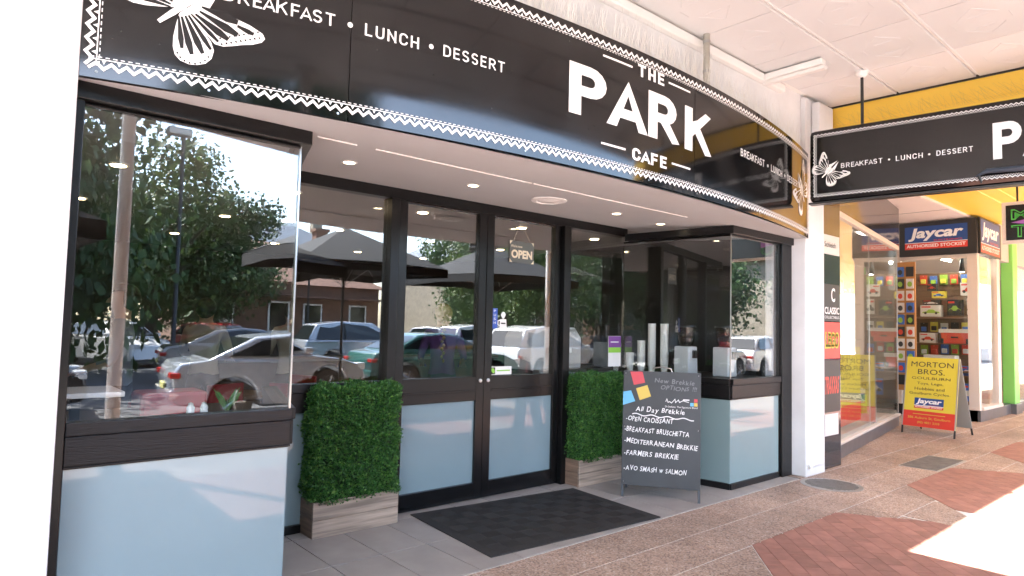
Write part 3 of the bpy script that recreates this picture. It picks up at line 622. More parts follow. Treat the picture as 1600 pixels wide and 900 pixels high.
# ---------------------------------------------------------------- things at the entrance
mt = thing('door_mat', 'large black ribbed rubber doormat before the entrance doors', 'doormat')
MC = [(2.85, 4.44), (2.757, 3.325), (4.41, 3.212), (4.515, 4.275)]
MB().prism(MC, lambda x, y, h: (x, y, h), .004, .013).build('border', RUB, mt, .003)
O_ = Vector((*MC[1], 0)); U_ = (Vector((*MC[2], 0))-O_); V_ = (Vector((*MC[0], 0))-O_)
def rm(u, v, z): q = O_+U_*u+V_*v; return (q.x, q.y, z)
mb = MB()
nx_, ny_ = 12, 8
for a in range(nx_):
    for b in range(ny_):
        u0 = .045+.91*a/nx_; v0 = .06+.88*b/ny_; du = .91/nx_; dv = .88/ny_
        for k_ in range(8):
            t0 = (k_+.2)/8; t1 = (k_+.75)/8
            if (a+b) % 2: mb.prism([(u0+du*t0, v0+dv*.05), (u0+du*t1, v0+dv*.05), (u0+du*t1, v0+dv*.95), (u0+du*t0, v0+dv*.95)], lambda x, y, h: rm(x, y, h), .0128, .0150)
            else: mb.prism([(u0+du*.05, v0+dv*t0), (u0+du*.95, v0+dv*t0), (u0+du*.95, v0+dv*t1), (u0+du*.05, v0+dv*t1)], lambda x, y, h: rm(x, y, h), .0128, .0150)
o = mb.build('ribs', mat('rubber_rib', (.021, .019, .018), .7), mt); o['kind'] = 'stuff'
def hedge_mesh(L_, D_, H_, n_):
    vs = []; fs = []
    areas = np.array([L_*H_, L_*H_, D_*H_, D_*H_, L_*D_]); pr_ = areas/areas.sum()
    face = rng.choice(5, n_, p=pr_); a = rng.random(n_); b = rng.random(n_); dep = rng.random(n_)**1.6*.05
    for i in range(n_):
        f = face[i]
        if f < 2: p = Vector(((a[i]-.5)*L_, (-.5 if f == 0 else .5)*D_, b[i]*H_)); nrm = Vector((0, -1 if f == 0 else 1, 0))
        elif f < 4: p = Vector(((-.5 if f == 2 else .5)*L_, (a[i]-.5)*D_, b[i]*H_)); nrm = Vector((-1 if f == 2 else 1, 0, 0))
        else: p = Vector(((a[i]-.5)*L_, (b[i]-.5)*D_, H_)); nrm = Vector((0, 0, 1))
        lump = .012*math.sin(p.x*23+p.z*17)+.010*math.sin(p.z*31+p.x*11+p.y*29)
        # soften the box edges
        ex = max(0, abs(p.x)-L_/2+.05)/.05; ez = max(0, p.z-H_+.05)/.05; ey = max(0, abs(p.y)-D_/2+.05)/.05
        e_ = sorted((ex, ey, ez))[1]
        p = p+nrm*(lump-dep[i]+.012-.02*e_)
        if rng.random() < .035: p = p+nrm*rng.uniform(.008, .026)
        d = (nrm*rng.uniform(.2, 1.1)+Vector(rng.normal(0, .6, 3))+Vector((0, 0, .25))).normalized()
        sd = d.cross(Vector(rng.normal(0, 1, 3))).normalized(); l = rng.uniform(.010, .024); w_ = l*rng.uniform(.28, .4); up_ = d.cross(sd)*l*.12
        n0 = len(vs); vs += [p, p+d*l*.5+sd*w_+up_, p+d*l, p+d*l*.5-sd*w_+up_]; fs.append((n0, n0+1, n0+2)); fs.append((n0, n0+2, n0+3))
    m_ = bpy.data.meshes.new('foliage'); m_.from_pydata([tuple(q) for q in vs], [], fs); return m_
def leafmat(name, c1, c2, c3, sc_=60., rough=.42):
    m = bpy.data.materials.new(name); m.use_nodes = True; t = m.node_tree; b = t.nodes['Principled BSDF']; N = t.nodes.new; L = t.links.new
    g_ = N('ShaderNodeNewGeometry'); tc = N('ShaderNodeTexCoord'); n_ = N('ShaderNodeTexNoise'); n_.inputs['Scale'].default_value = sc_; n_.inputs['Detail'].default_value = 2; L(tc.outputs['Object'], n_.inputs['Vector'])
    r_ = N('ShaderNodeValToRGB'); e = r_.color_ramp.elements; e[0].position = .32; e[0].color = (*c1, 1); e[1].position = .72; e[1].color = (*c3, 1); q = e.new(.52); q.color = (*c2, 1)
    L(n_.outputs[0], r_.inputs[0]); L(r_.outputs[0], b.inputs['Base Color']); b.inputs['Roughness'].default_value = rough
    tr = N('ShaderNodeBsdfTranslucent'); mx = N('ShaderNodeMixShader'); mx.inputs[0].default_value = .22; L(r_.outputs[0], tr.inputs[0])
    out = [x for x in t.nodes if x.type == 'OUTPUT_MATERIAL'][0]; L(b.outputs[0], mx.inputs[1]); L(tr.outputs[0], mx.inputs[2]); L(mx.outputs[0], out.inputs[0]); return m
BOX = leafmat('boxwood_leaves', (.016, .07, .015), (.045, .16, .03), (.15, .29, .05), 34.)
hm = hedge_mesh(.66, .24, .80, 38000); hm.materials.append(BOX)
def planter(x, y, label, sx):
    t = thing('hedge_planter', label, 'planter', 'hedge planters at the doors', (x, y, .004)); L_, D_, H_ = .675, .235, .245
    for z0, z1 in ((0, .121), (.124, H_)):
        for yy in (-D_/2, D_/2-.02): MB().box(-L_/2, L_/2, yy, yy+.02, z0, z1).build('plank', WOODP, t, .003)
        for xx in (-L_/2, L_/2-.02): MB().box(xx, xx+.02, -D_/2+.02, D_/2-.02, z0, z1).build('plank', mat('weathered_pine_end', (.20, .13, .09), .75, var=.35, scale=7, bump=.3, stretch=(5, .4, 7)), t, .003)
    MB().box(-L_/2+.02, L_/2-.02, -D_/2+.02, D_/2-.02, .01, .20).build('soil', mat('soil', (.03, .022, .016), .95), t)
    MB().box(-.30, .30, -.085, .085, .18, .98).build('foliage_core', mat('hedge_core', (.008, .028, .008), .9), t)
    o = bpy.data.objects.new('foliage', hm); col.objects.link(o); o.parent = t; o.location = (0, 0, .225); o.scale.x = sx
    return t
planter(2.336, 4.452, 'box hedge in a timber planter left of the doors, in full view', 1.0)
planter(4.935, 4.395, 'box hedge in a timber planter right of the doors, partly behind the chalkboard', .98)

# chalkboard A-frame
bl = Vector((4.668, 3.835, 0)); br = Vector((5.04, 3.262, 0)); bu = (br-bl).normalized(); bn = Vector((bu.y, -bu.x, 0))
if bn.dot(-bl) < 0: bn = -bn
cbd = thing('chalkboard', 'black A-frame chalkboard with handwritten breakfast menu', 'chalkboard')
W_ = (br-bl).length; tilt = .10
upv = (Vector((0, 0, 1))*1.0-bn*tilt).normalized(); FB = flat(bl+bn*.0, bu, upv)
mb = MB(); mb.prism([(0, .11), (W_, .11), (W_, 1.125), (0, 1.125)], FB, -.012, 0)
SLATE = mat('chalkboard_slate', (.030, .034, .040), .5, var=.25, scale=3)
mb.build('front_panel', SLATE, cbd, .002)
LEG = mat('board_leg', (.035, .042, .055), .4)
for x in (0, W_-.022): MB().prism([(x, 0), (x+.022, 0), (x+.022, .112), (x, .112)], FB, -.012, -.001).build('leg', LEG, cbd)
FK = flat(bl-bn*.36, bu, (Vector((0, 0, 1))+bn*.21).normalized())
MB().prism([(.0, .11), (W_, .11), (W_, 1.125), (0, 1.125)], FK, 0, .012).build('back_panel', SLATE, cbd)
for x in (0, W_-.022): MB().prism([(x, 0), (x+.022, 0), (x+.022, .112), (x, .112)], FK, 0, .012).build('leg', LEG, cbd)
MB().tube([FB(W_/2-.09, 1.12, -.02), FB(W_/2-.08, 1.155, -.02), FB(W_/2, 1.168, -.02), FB(W_/2+.08, 1.155, -.02), FB(W_/2+.09, 1.12, -.02)], .006, 8).build('handle', STEEL, cbd, smooth=True)
CH = mat('chalk_pen', (.80, .80, .80), .8); CHF = mat('faint_chalk', (.20, .21, .22), .9)
def handwrite(body, x0, y0, h, m, slope=0., adv=.62, nm='writing', bold=.012):
    mb = MB(); x = x0; rr = random.Random(len(body)*7+int(y0*100))
    for ch in body:
        if ch == ' ': x += h*.55; continue
        v, f = text2d(ch, bold); lo = v.min(0); hi = v.max(0); wd = (hi[0]-lo[0])*h/.73*rr.uniform(.85, 1.05); hh = (hi[1]-lo[1])*h/.73*rr.uniform(.9, 1.12); y = y0+lo[1]*h/.73+slope*(x-x0)+rr.uniform(-.004, .004)
        sh = rr.uniform(.12, .28); ro = rr.uniform(-.06, .06)
        P_ = [(x+(a-lo[0])/(hi[0]-lo[0]+1e-6)*wd+sh*(b-lo[1])/(hi[1]-lo[1]+1e-6)*hh+ro*b*h, y+(b-lo[1])/(hi[1]-lo[1]+1e-6)*hh) for a, b in v]
        mb.add([FB(a, b, .0015) for a, b in P_], f); x += wd+h*.14
    return mb.build(nm, m, cbd), x
def hw_fit(body, x0, x1, y0, h, m, slope=0.):
    o, xe = handwrite(body, x0, y0, h, m, slope); k_ = (x1-x0)/(xe-x0)
    for vtx in o.data.vertices:
        q = vtx.co; s = (q-bl).dot(bu); vtx.co = q+bu*((x0+(s-x0)*k_)-s)
hw_fit('New Brekkie', .28, .63, 1.025, .042, CHF, -.04); hw_fit('OPTIONS !!!', .33, .65, .965, .038, CHF, -.02)
hw_fit('All Day Brekkie', .115, .55, .765, .045, CH, -.03)
hw_fit('-OPEN CROISSANT', .03, .45, .675, .042, CH, -.02); hw_fit('-BREAKFAST BRUSCHETTA', .02, .59, .582, .042, CH, -.03)
hw_fit('-MEDITERRANEAN BREKKIE', .02, .66, .482, .044, CH, -.05); hw_fit('-FARMERS BREKKIE', .02, .50, .375, .044, CH, -.03); hw_fit('-AVO SMASH w SALMON', .02, .565, .243, .042, CH, -.02)
mb = MB(); ribbon(mb, [(.085+i*.02, .735+.008*math.sin(i*.9)-.0009*i) for i in range(28)], .009, FB, .0015); mb.build('writing', CH, cbd)
SQ = [mat('print_red', (.55, .05, .07), .5), mat('print_yellow', (.62, .45, .08), .5), mat('print_blue', (.12, .42, .68), .5)]
for i, P_ in enumerate(([(.06, 1.115), (.17, 1.118), (.195, 1.02), (.095, .995)], [(.115, .965), (.215, 1.0), (.25, .90), (.15, .86)], [(.0, .93), (.07, .945), (.11, .85), (.0, .81)])): poly(MB(), P_[::-1], FB, .0015).build('colour_square', SQ[i], cbd)
for i, (x, y) in enumerate(((.625, .865), (.592, .83), (.625, .83))): quad(MB(), x, x+.03, y, y+.03, FB, .0015).build('colour_square', SQ[(0, 2, 1)[i]], cbd)
mb = MB(); put_text(mb, 'Di Stefano. The Signature Blend', .375, .655, .805, .825, FB, .0015); ribbon(mb, [(.38, .86), (.39, .885), (.40, .855), (.415, .862), (.43, .85), (.46, .885), (.465, .855), (.49, .88), (.50, .858), (.53, .875), (.58, .862)], .006, FB, .0015)
quad(mb, .53, .585, .878, .888, FB, .0015); mb.build('logo_print', CH, cbd)
for x, z in ((.02, 1.10), (W_-.02, 1.10), (.02, .62), (W_-.02, .62), (.02, .14)):
    p = FB(x, z, .002); MB().lathe([(.006, -.002), (.006, .002)], c=p, n=8, ax='y').build('screw', STEEL, cbd)

# ---------------------------------------------------------------- cafe interior
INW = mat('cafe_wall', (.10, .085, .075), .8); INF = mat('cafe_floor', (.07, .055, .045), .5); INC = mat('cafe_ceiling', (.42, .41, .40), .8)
ci = thing('cafe_interior', 'dim cafe room seen through the shopfront glass', 'room')
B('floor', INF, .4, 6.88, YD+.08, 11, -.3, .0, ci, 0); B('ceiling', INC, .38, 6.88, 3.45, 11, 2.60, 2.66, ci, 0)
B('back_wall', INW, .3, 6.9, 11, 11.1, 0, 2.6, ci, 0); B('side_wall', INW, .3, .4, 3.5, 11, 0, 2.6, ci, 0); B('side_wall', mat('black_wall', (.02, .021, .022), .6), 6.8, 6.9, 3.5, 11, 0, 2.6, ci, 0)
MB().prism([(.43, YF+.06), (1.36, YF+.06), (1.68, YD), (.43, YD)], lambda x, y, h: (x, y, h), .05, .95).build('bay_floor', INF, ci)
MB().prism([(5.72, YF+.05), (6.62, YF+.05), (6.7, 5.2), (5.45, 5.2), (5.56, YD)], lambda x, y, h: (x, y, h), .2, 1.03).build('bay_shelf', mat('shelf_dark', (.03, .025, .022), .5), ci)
IL = mat('interior_lamp', (1, .85, .6), .5, emit=(1, .74, .42), estr=4)
k_ = 0
for x in (.9, 2.2, 3.5, 4.8, 6.0):
    for y in (5.4, 7.2, 9.2):
        k_ += 1; t = thing('ceiling_spot', 'small warm ceiling spot in the cafe, %s row, %s' % ({5.4: 'front', 7.2: 'middle', 9.2: 'back'}[y], {.9: 'leftmost', 2.2: 'second from left', 3.5: 'in the middle', 4.8: 'second from right', 6.0: 'rightmost'}[x]), 'downlight', 'spots in the cafe ceiling', (x, y, 2.6))
        MB().lathe([(.07, 0), (.07, -.01), (.055, -.012)], n=18).build('trim_ring', TRIMW, t); MB().lathe([(.05, -.011), (.05, -.016)], n=16).build('bulb', IL, t)
ct = thing('service_counter', 'long dark timber service counter inside the cafe', 'counter', loc=(3.9, 8.2, 0))
B('front', mat('counter_wood', (.10, .055, .03), .5, var=.3), -1.6, 2.6, -.3, .3, 0, 1.0, ct); B('top', mat('counter_top', (.25, .24, .23), .3), -1.65, 2.65, -.35, .35, 1.0, 1.04, ct)
RED = mat('red_vinyl', (.35, .02, .025), .4); TBL = mat('table_wood', (.22, .13, .07), .45, var=.3)
def table(x, y, label, m=TBL):
    t = thing('cafe_table', label, 'table', 'tables inside the cafe', (x, y, 0))
    MB().lathe([(.36, .72), (.36, .75)], n=28).build('table_top', m, t, .004); MB().lathe([(.03, .02), (.03, .72)], n=12).build('leg', BLACKM, t); MB().lathe([(.22, 0), (.2, .02)], n=20).build('base', BLACKM, t)
table(1.6, 5.8, 'round timber cafe table inside behind the left window'); table(2.3, 6.9, 'round timber cafe table inside behind the left side pane'); table(5.2, 6.2, 'round timber cafe table inside behind the right side pane')
def chair(x, y, rz, label, m):
    t = thing('cafe_chair', label, 'chair', 'chairs inside the cafe', (x, y, 0), rz)
    MB().box(-.2, .2, -.2, .2, .43, .47).build('seat', m, t, .01); MB().box(-.2, .2, .17, .2, .62, .9).build('backrest', m, t, .01)
    for a in (-.18, .18):
        MB().box(a-.015, a+.015, .17, .2, 0, .62).build('leg', BLACKM, t); MB().box(a-.015, a+.015, -.2, -.17, 0, .43).build('leg', BLACKM, t)
chair(1.3, 5.3, 2.4, 'red vinyl chair behind the left window', RED); chair(2.1, 6.2, .4, 'red vinyl chair beside the middle table', RED); chair(2.9, 7.0, -1.2, 'red vinyl chair facing the counter', RED)
rc = thing('red_cushion_box', 'red vinyl seat box standing in the left bay window', 'seat', loc=(1.0, 4.05, .955)); MB().box(-.18, .16, -.12, .12, 0, .14).build('cushion', RED, rc, .02)
up_ = thing('white_table_top', 'white square table corner inside the left window', 'table', loc=(.50, 3.72, 0)); MB().box(-.14, .18, -.14, .2, 1.12, 1.145).build('table_top', mat('white_laminate', (.7, .7, .7), .4), up_, .004); MB().box(-.02, .02, .0, .04, .95, 1.12).build('leg', BLACKM, up_)
# bulbs of white garlic-like salt shakers + bowl in the bay
CER = mat('white_ceramic', (.75, .75, .74), .25)
for i, (x, lab) in enumerate(((.985, 'left'), (1.05, 'right'))):
    t = thing('shaker', f'small white shaker in the left bay window, {lab} of the pair', 'shaker', 'white shakers in the left bay', (x, 3.62, .955))
    MB().lathe([(.022, 0), (.026, .04), (.018, .075), (.02, .09), (.012, .105), (.002, .11)], n=16).build('body', CER, t, smooth=True)
    MB().lathe([(.013, .100), (.012, .112), (.002, .117)], n=14).build('lid', STEEL, t, smooth=True)
pp = thing('pot_plant', 'small leafy pot plant by the shakers in the left bay', 'plant', loc=(1.16, 3.6, .955)); MB().lathe([(.03, 0), (.04, .06), (.036, .06)], n=16).build('pot', CER, pp)
mb = MB()
for i in range(26):
    a = random.random()*6.28; l = random.uniform(.08, .16); d = Vector((math.cos(a)*.4, math.sin(a)*.4, 1)).normalized(); s = d.cross(Vector((0, 0, 1))).normalized()*.008
    p = Vector((0, 0, .05)); mb.add([p-s*.4, p+s*.4, p+d*l*.6+s, p+d*l+Vector((math.cos(a)*.02, math.sin(a)*.02, -.01)), p+d*l*.6-s], [(0, 1, 2, 3, 4)])
mb.build('leaves', mat('plant_leaf', (.05, .16, .03), .5), pp)
# cups and grinders on the right bay shelf
CUP = mat('paper_cup', (.88, .87, .84), .5)
def cups(x, y, n_, r_, h_, label):
    t = thing('cup_stack', label, 'cup stack', 'stacks of paper cups in the right bay', (x, y, 1.03))
    for i in range(n_):
        z0 = i*h_; MB().lathe([(r_*.74, z0), (r_, z0+.105), (r_*1.05, z0+.108), (r_*1.05, z0+.113), (r_*.95, z0+.113), (r_*.7, z0+.01)], n=20).build('cup', CUP, t, smooth=True)
cups(5.80, 4.86, 4, .038, .018, 'shortest stack of white lids and cups, leftmost in the right bay'); cups(5.80, 4.66, 7, .042, .016, 'low stack of small white cups, second from left in the right bay')
cups(5.83, 4.53, 12, .042, .021, 'medium tall stack of white paper cups in the right bay'); cups(5.86, 4.41, 22, .042, .020, 'tall stack of white paper cups, left of the tallest pair')
cups(5.92, 4.29, 22, .043, .020, 'tall stack of white paper cups next to the coffee grinder')
def grinder(x, y, label):
    t = thing('coffee_grinder', label, 'grinder', 'coffee grinders in the right bay', (x, y, 1.03))
    MB().prism([(-.09, 0), (.09, 0), (.075, .30), (-.085, .30)], lambda a, b, h: (a, h, b), -.09, .09).build('body', mat('grinder_white', (.62, .64, .66), .3), t, .012)
    MB().lathe([(.06, .30), (.085, .36), (.10, .50), (.095, .50), (.055, .31)], n=24).build('hopper', glass_mat('smoky_plastic', (.6, .55, .5), .05), t, smooth=True)
    MB().lathe([(.05, .31), (.08, .40), (.01, .405)], n=18).build('beans', mat('coffee_beans', (.05, .025, .012), .6, var=.5, scale=60, bump=.6, bscale=90), t)
    MB().lathe([(.105, .50), (.10, .52)], n=24).build('lid', BLACKM, t); MB().box(-.02, .02, -.13, -.09, .18, .26).build('spout', BLACKM, t)
grinder(5.97, 4.05, 'white coffee grinder with bean hopper beside the paper cups'); grinder(6.18, 3.72, 'white coffee grinder nearest the front glass of the right bay')
em = thing('espresso_machine', 'white espresso machine behind the pane right of the doors', 'espresso machine', loc=(5.05, 5.25, .0))
B('bench', mat('shelf_dark', (0, 0, 0)), -.5, .5, -.25, .35, 0, 1.0, em); MB().prism([(-.38, 1.04), (.38, 1.04), (.38, 1.38), (.28, 1.5), (-.3, 1.5), (-.38, 1.38)], lambda a, b, h: (a, h, b), -.2, .25).build('body', mat('machine_white', (.62, .62, .62), .25), em, .02)
B('drip_tray', STEEL, -.36, .36, -.3, -.2, 1.0, 1.05, em); MB().lathe([(.03, 0), (.03, .06)], c=(-.15, -.25, 1.22), n=12).build('group_head', STEEL, em); MB().lathe([(.03, 0), (.03, .06)], c=(.15, -.25, 1.22), n=12).build('group_head', STEEL, em)

# people inside the cafe
SKIN = mat('skin', (.55, .33, .24), .5); HAIRD = mat('dark_hair', (.03, .02, .015), .6); HAIRB = mat('blonde_hair', (.42, .29, .14), .5, var=.3, scale=40)
def person(loc, rz, label, shirt, pants, hair, hairlen, armpose, scale=1.):
    t = thing('person', label, 'person', loc=loc, rz=rz); t.scale = (scale,)*3
    J = dict(pel=((0, 0, .95), .15), waist=((0, 0, 1.1), .135), chest=((0, -.01, 1.32), .165), neck=((0, 0, 1.49), .06), head0=((0, -.015, 1.58), .085), head=((0, -.02, 1.66), .10), top=((0, -.01, 1.73), .07))
    E_ = [('pel', 'waist'), ('waist', 'chest'), ('chest', 'neck'), ('neck', 'head0'), ('head0', 'head'), ('head', 'top')]
    for s, n_ in ((1, 'l'), (-1, 'r')):
        J['hip'+n_] = ((s*.10, 0, .90), .10); J['knee'+n_] = ((s*.11, -.01, .49), .062); J['ank'+n_] = ((s*.11, .02, .08), .045); J['toe'+n_] = ((s*.13, -.14, .035), .035)
        J['sh'+n_] = ((s*.18, 0, 1.42), .07); e, h_ = armpose
        J['el'+n_] = ((s*(.20+e[0]), e[1], e[2]), .045); J['wr'+n_] = ((s*(.2+h_[0]), h_[1], h_[2]), .03); J['pa'+n_] = ((s*(.2+h_[0]*.95), h_[1]-.06, h_[2]-.02), .035)
        E_ += [('pel', 'hip'+n_), ('hip'+n_, 'knee'+n_), ('knee'+n_, 'ank'+n_), ('ank'+n_, 'toe'+n_), ('chest', 'sh'+n_), ('sh'+n_, 'el'+n_), ('el'+n_, 'wr'+n_), ('wr'+n_, 'pa'+n_)]
        w_ = Vector(J['pa'+n_][0])
        for q in range(5):
            f0 = 'f%s%d' % (n_, q); d = Vector(((q-2)*.016 if q < 4 else -s*.03, -.05 if q < 4 else -.02, -.02))
            J[f0] = (tuple(w_+d), .009); J[f0+'b'] = (tuple(w_+d*1.7+Vector((0, 0, -.02))), .008); E_ += [('pa'+n_, f0), (f0, f0+'b')]
    ks = list(J); me_ = bpy.data.meshes.new('body'); me_.from_pydata([J[k][0] for k in ks], [(ks.index(a), ks.index(b)) for a, b in E_], [])
    o = bpy.data.objects.new('body', me_); col.objects.link(o)
    md = o.modifiers.new('skin', 'SKIN'); o.modifiers.new('sub', 'SUBSURF').levels = 1; 
    for i, k in enumerate(ks):
        sv = me_.skin_vertices[0].data[i] if me_.skin_vertices else None
        if sv is None: 
            bm0 = bmesh.new(); bm0.from_mesh(me_); bm0.verts.layers.skin.verify(); bm0.to_mesh(me_); bm0.free(); sv = me_.skin_vertices[0].data[i]
        sv.radius = (J[k][1], J[k][1]*(.72 if k in ('pel', 'waist', 'chest') else 1)); sv.use_root = (k == 'pel')
    dg = bpy.context.evaluated_depsgraph_get(); dg.update(); bm2 = bpy.data.meshes.new_from_object(o.evaluated_get(dg)); bpy.data.objects.remove(o)
    bm2.materials.clear()
    for m_ in (SKIN, shirt, pants, BLACKM): bm2.materials.append(m_)
    for p in bm2.polygons:
        c = p.center; p.use_smooth = True
        arm = abs(c.x) > .215 and c.z < 1.25 and c.z > .7
        p.material_index = 3 if c.z < .1 else (2 if c.z < .96 and not (abs(c.x) > .2 and c.y < -.05) else (0 if c.z > 1.475 or (arm and c.z < 1.12) else 1))
    b_ = bpy.data.objects.new('body', bm2); col.objects.link(b_); b_.parent = t
    mb = MB(); vs_ = []
    for i in range(9):
        for k in range(16):
            ph = math.pi*i/8; th = 2*math.pi*k/16; vs_.append((.108*math.sin(ph)*math.cos(th), .115*math.sin(ph)*math.sin(th)+.01, 1.67+.115*math.cos(ph)*(1 if math.cos(ph) > 0 or math.sin(th) < .1 else 1.15)))
    fs_2 = [(i*16+k, i*16+(k+1) % 16, (i+1)*16+(k+1) % 16, (i+1)*16+k) for i in range(8) for k in range(16)]
    fs_2 = [f for f in fs_2 if not (sum(vs_[q][2] for q in f)/4 < 1.70 and sum(vs_[q][1] for q in f)/4 < .0)]
    mb.add(vs_, fs_2); hr = mb.build('hair', hair, t, smooth=True)
    if hairlen:
        bd = MB()
        for i in range(12):
            z = 1.60-i*.045; bd.lathe([(.004, -.024), (.03-.0012*i, 0), (.004, .024)], c=(.010*(-1)**i, .115+.012*min(i, 4), z), n=10)
        bd.build('braid', hair, hr, smooth=True)
    for s in (-1, 1): MB().lathe([(.001, -.012), (.012, -.004), (.012, .004), (.001, .012)], c=(s*.036, -.108, 1.665), n=10).build('eye', mat('eye', (.02, .015, .012), .2), b_)
    MB().prism([(-.012, 1.615), (.012, 1.615), (.005, 1.66), (-.005, 1.66)], lambda a, b, h: (a, -.105+h*(1 if b < 1.63 else .3), b), -.03, .005).build('nose', SKIN, b_, .004)
    return t
ARM = ((.06, -.02, 1.14), (.05, -.20, 1.08)); ARMF = ((.05, -.08, 1.15), (-.04, -.34, 1.12))
person((1.15, 6.3, 0), -1.9, 'person with dark hair and grey shirt standing inside behind the left window', mat('grey_shirt', (.22, .24, .28), .8), mat('dark_trousers', (.02, .02, .025), .8), HAIRD, 0, ARM)
person((2.15, 7.5, 0), 2.6, 'person in a pale cream shirt leaning over a table inside the cafe', mat('cream_shirt', (.62, .55, .42), .8), mat('brown_trousers', (.06, .04, .03), .8), HAIRD, 0, ARMF, .97)
person((4.45, 6.35, 0), math.pi-.6, 'person in purple top with a long blonde braid, back to the doors', mat('purple_top', (.10, .03, .16), .8), mat('navy_trousers', (.02, .025, .05), .8), HAIRB, 1, ARM, .98)

# ---------------------------------------------------------------- toy shop next door
ts = thing('toy_shop', 'toy shop front beyond the white pillar with splayed window', 'building')
DG = mat('dark_mirror_panel', (.035, .035, .04), .08, spec=.6); STONE = mat('grey_stone_plinth', (.10, .10, .105), .3, var=.2, scale=6); CREAM = mat('cream_frame', (.62, .55, .48), .5)
B('wall_panel', DG, 7.42, 7.87, 3.25, 3.4, .0, 3.65, ts, .002)
fnT, LT = between((7.88, 3.36), (12.12, 4.075))
def tb(nm, m, s0, s1, d0, d1, z0, z1, bev=.003, par=ts): return MB().box(s0, s1, d0, d1, z0, z1, fn=fnT).build(nm, m, par, bev)
tb('plinth', STONE, 0, LT, -.01, .3, 0, .17); tb('sill', CREAM, 0, LT, -.03, .3, .17, .205)
tb('glass_pane', GLASS2, 0, 2.1, 0, .008, .215, 2.93, 0); tb('glass_pane', GLASS2, 2.105, LT, 0, .008, .215, 2.93, 0)
tb('glass_joint', STEEL, 2.098, 2.106, -.002, .01, .215, 2.93, 0); tb('end_bead', STEEL, LT-.008, LT+.004, -.003, .012, .215, 2.93, 0)
tb('transom', CREAM, 0, LT, -.03, .06, 2.93, 3.0); tb('bulkhead', DG, 0, LT+.1, -.02, .05, 3.0, 3.65)
fnE, LE = between((12.12, 4.075), (12.5, 6.5)); MB().box(0, LE, 0, .008, .215, 2.93, fn=fnE).build('glass_pane', GLASS2, ts)
B('soffit', mat('pink_white_soffit', (.66, .58, .53), .7), 7.4, 30, 3.48, 8.5, 3.66, 3.72, ts, 0)
for x in (9.2, 11.0, 12.8, 14.6): B('soffit_joint', GREY, x, x+.012, 3.5, 6.5, 3.655, 3.662, ts, 0)
B('back_wall', mat('slat_wall', (.60, .50, .38), .7), 7.9, 12.4, 7.4, 7.5, 0, 3.66, ts, 0); B('shop_floor', mat('shop_floor', (.2, .17, .14), .5), 7.9, 30, 5.2, 8.5, -.3, .0, ts, 0); B('end_wall', mat('shop_party_wall2', (.42, .38, .34), .8), 30, 30.1, 3.36, 8.5, 0, 3.72, ts, 0)
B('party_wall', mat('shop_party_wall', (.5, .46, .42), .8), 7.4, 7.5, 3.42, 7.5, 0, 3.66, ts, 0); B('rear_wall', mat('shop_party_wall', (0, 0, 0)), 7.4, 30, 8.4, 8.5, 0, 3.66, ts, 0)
tb('window_bed', mat('bed_white', (.55, .52, .48), .6), 0, LT-.02, .02, .9, .2, .26)
# far display facing the camera
XF = 13.92
B('plinth', BLACKM, XF, XF+1.0, 3.40, 4.75, 0, .20, ts); B('column', CREAM, XF-.01, XF+.12, 3.37, 3.53, .2, 3.0, ts); B('column', CREAM, XF, XF+.1, 4.62, 4.72, .2, 3.0, ts)
B('head_rail', CREAM, XF, XF+.1, 3.53, 4.62, 2.93, 3.0, ts); B('glass_pane', GLASS2, XF+.03, XF+.038, 3.53, 4.62, .2, 2.93, ts, 0)
BRN = mat('brown_slatwall', (.16, .095, .055), .6)
bk = B('slatwall', BRN, XF+.95, XF+1.0, 3.45, 4.75, .2, 2.75, ts, 0)
for i in range(24): B('slat', BRN, XF+.93, XF+.95, 3.45, 4.75, .22+i*.104, .22+i*.104+.09, bk, .004)
B('display_ceiling', CREAM, XF, XF+1.0, 3.45, 4.75, 3.0, 3.05, ts, 0)
for z in (.75, 1.35, 1.85): B('shelf', mat('shelf_wood', (.22, .13, .08), .5), XF+.5, XF+.93, 3.5, 4.6, z, z+.02, ts)
fsn = thing('stockist_sign', 'black fascia with blue red and white stockist sign facing the pavement', 'sign')
B('fascia', BLACKM, XF-.05, XF+.02, 3.37, 4.62, 3.0, 3.64, fsn, .004)
FJ = flat((XF-.052, 4.58, 0), (0, -1, 0), (0, 0, 1)); JB = mat('logo_blue', (.012, .06, .24), .4); JR = mat('logo_red', (.62, .04, .025), .4)
def stockist(par, fn, x0, x1, z0, z1):
    mb = MB(); zm = z0+(z1-z0)*.28; quad(mb, x0, x1, zm, z1, fn, .002, 0); quad(mb, x0, x1, z0, zm-.008, fn, .002, 1); quad(mb, x0, x1, zm-.006, zm+.004, fn, .003, 2)
    w_ = x1-x0; put_text(mb, 'Jaycar', x0+w_*.06, x0+w_*.94, zm+(z1-zm)*.10, z1-(z1-zm)*.10, fn, .004, .035, .18, 2); put_text(mb, 'AUTHORISED STOCKIST', x0+w_*.03, x0+w_*.97, z0+(zm-z0)*.25, zm-(zm-z0)*.25, fn, .004, .02, mi=2)
    put_text(mb, 'ELECTRONICS', x0+w_*.48, x0+w_*.92, zm+(z1-zm)*.06, zm+(z1-zm)*.15, fn, .0045, .01, mi=1)
    return mb.build('logo_print', [JB, JR, PRINT], par)
stockist(fsn, FJ, .06, 1.08, 3.13, 3.56)
fs2 = thing('side_stockist_sign', 'second stockist sign on the far fascia facing the street', 'sign')
B('fascia', BLACKM, XF+.03, 15.35, 3.33, 3.37, 3.0, 3.66, fs2, .004); stockist(fs2, flat((XF+.03, 3.328, 0), (1, 0, 0), (0, 0, 1)), .03, 1.28, 3.03, 3.63)
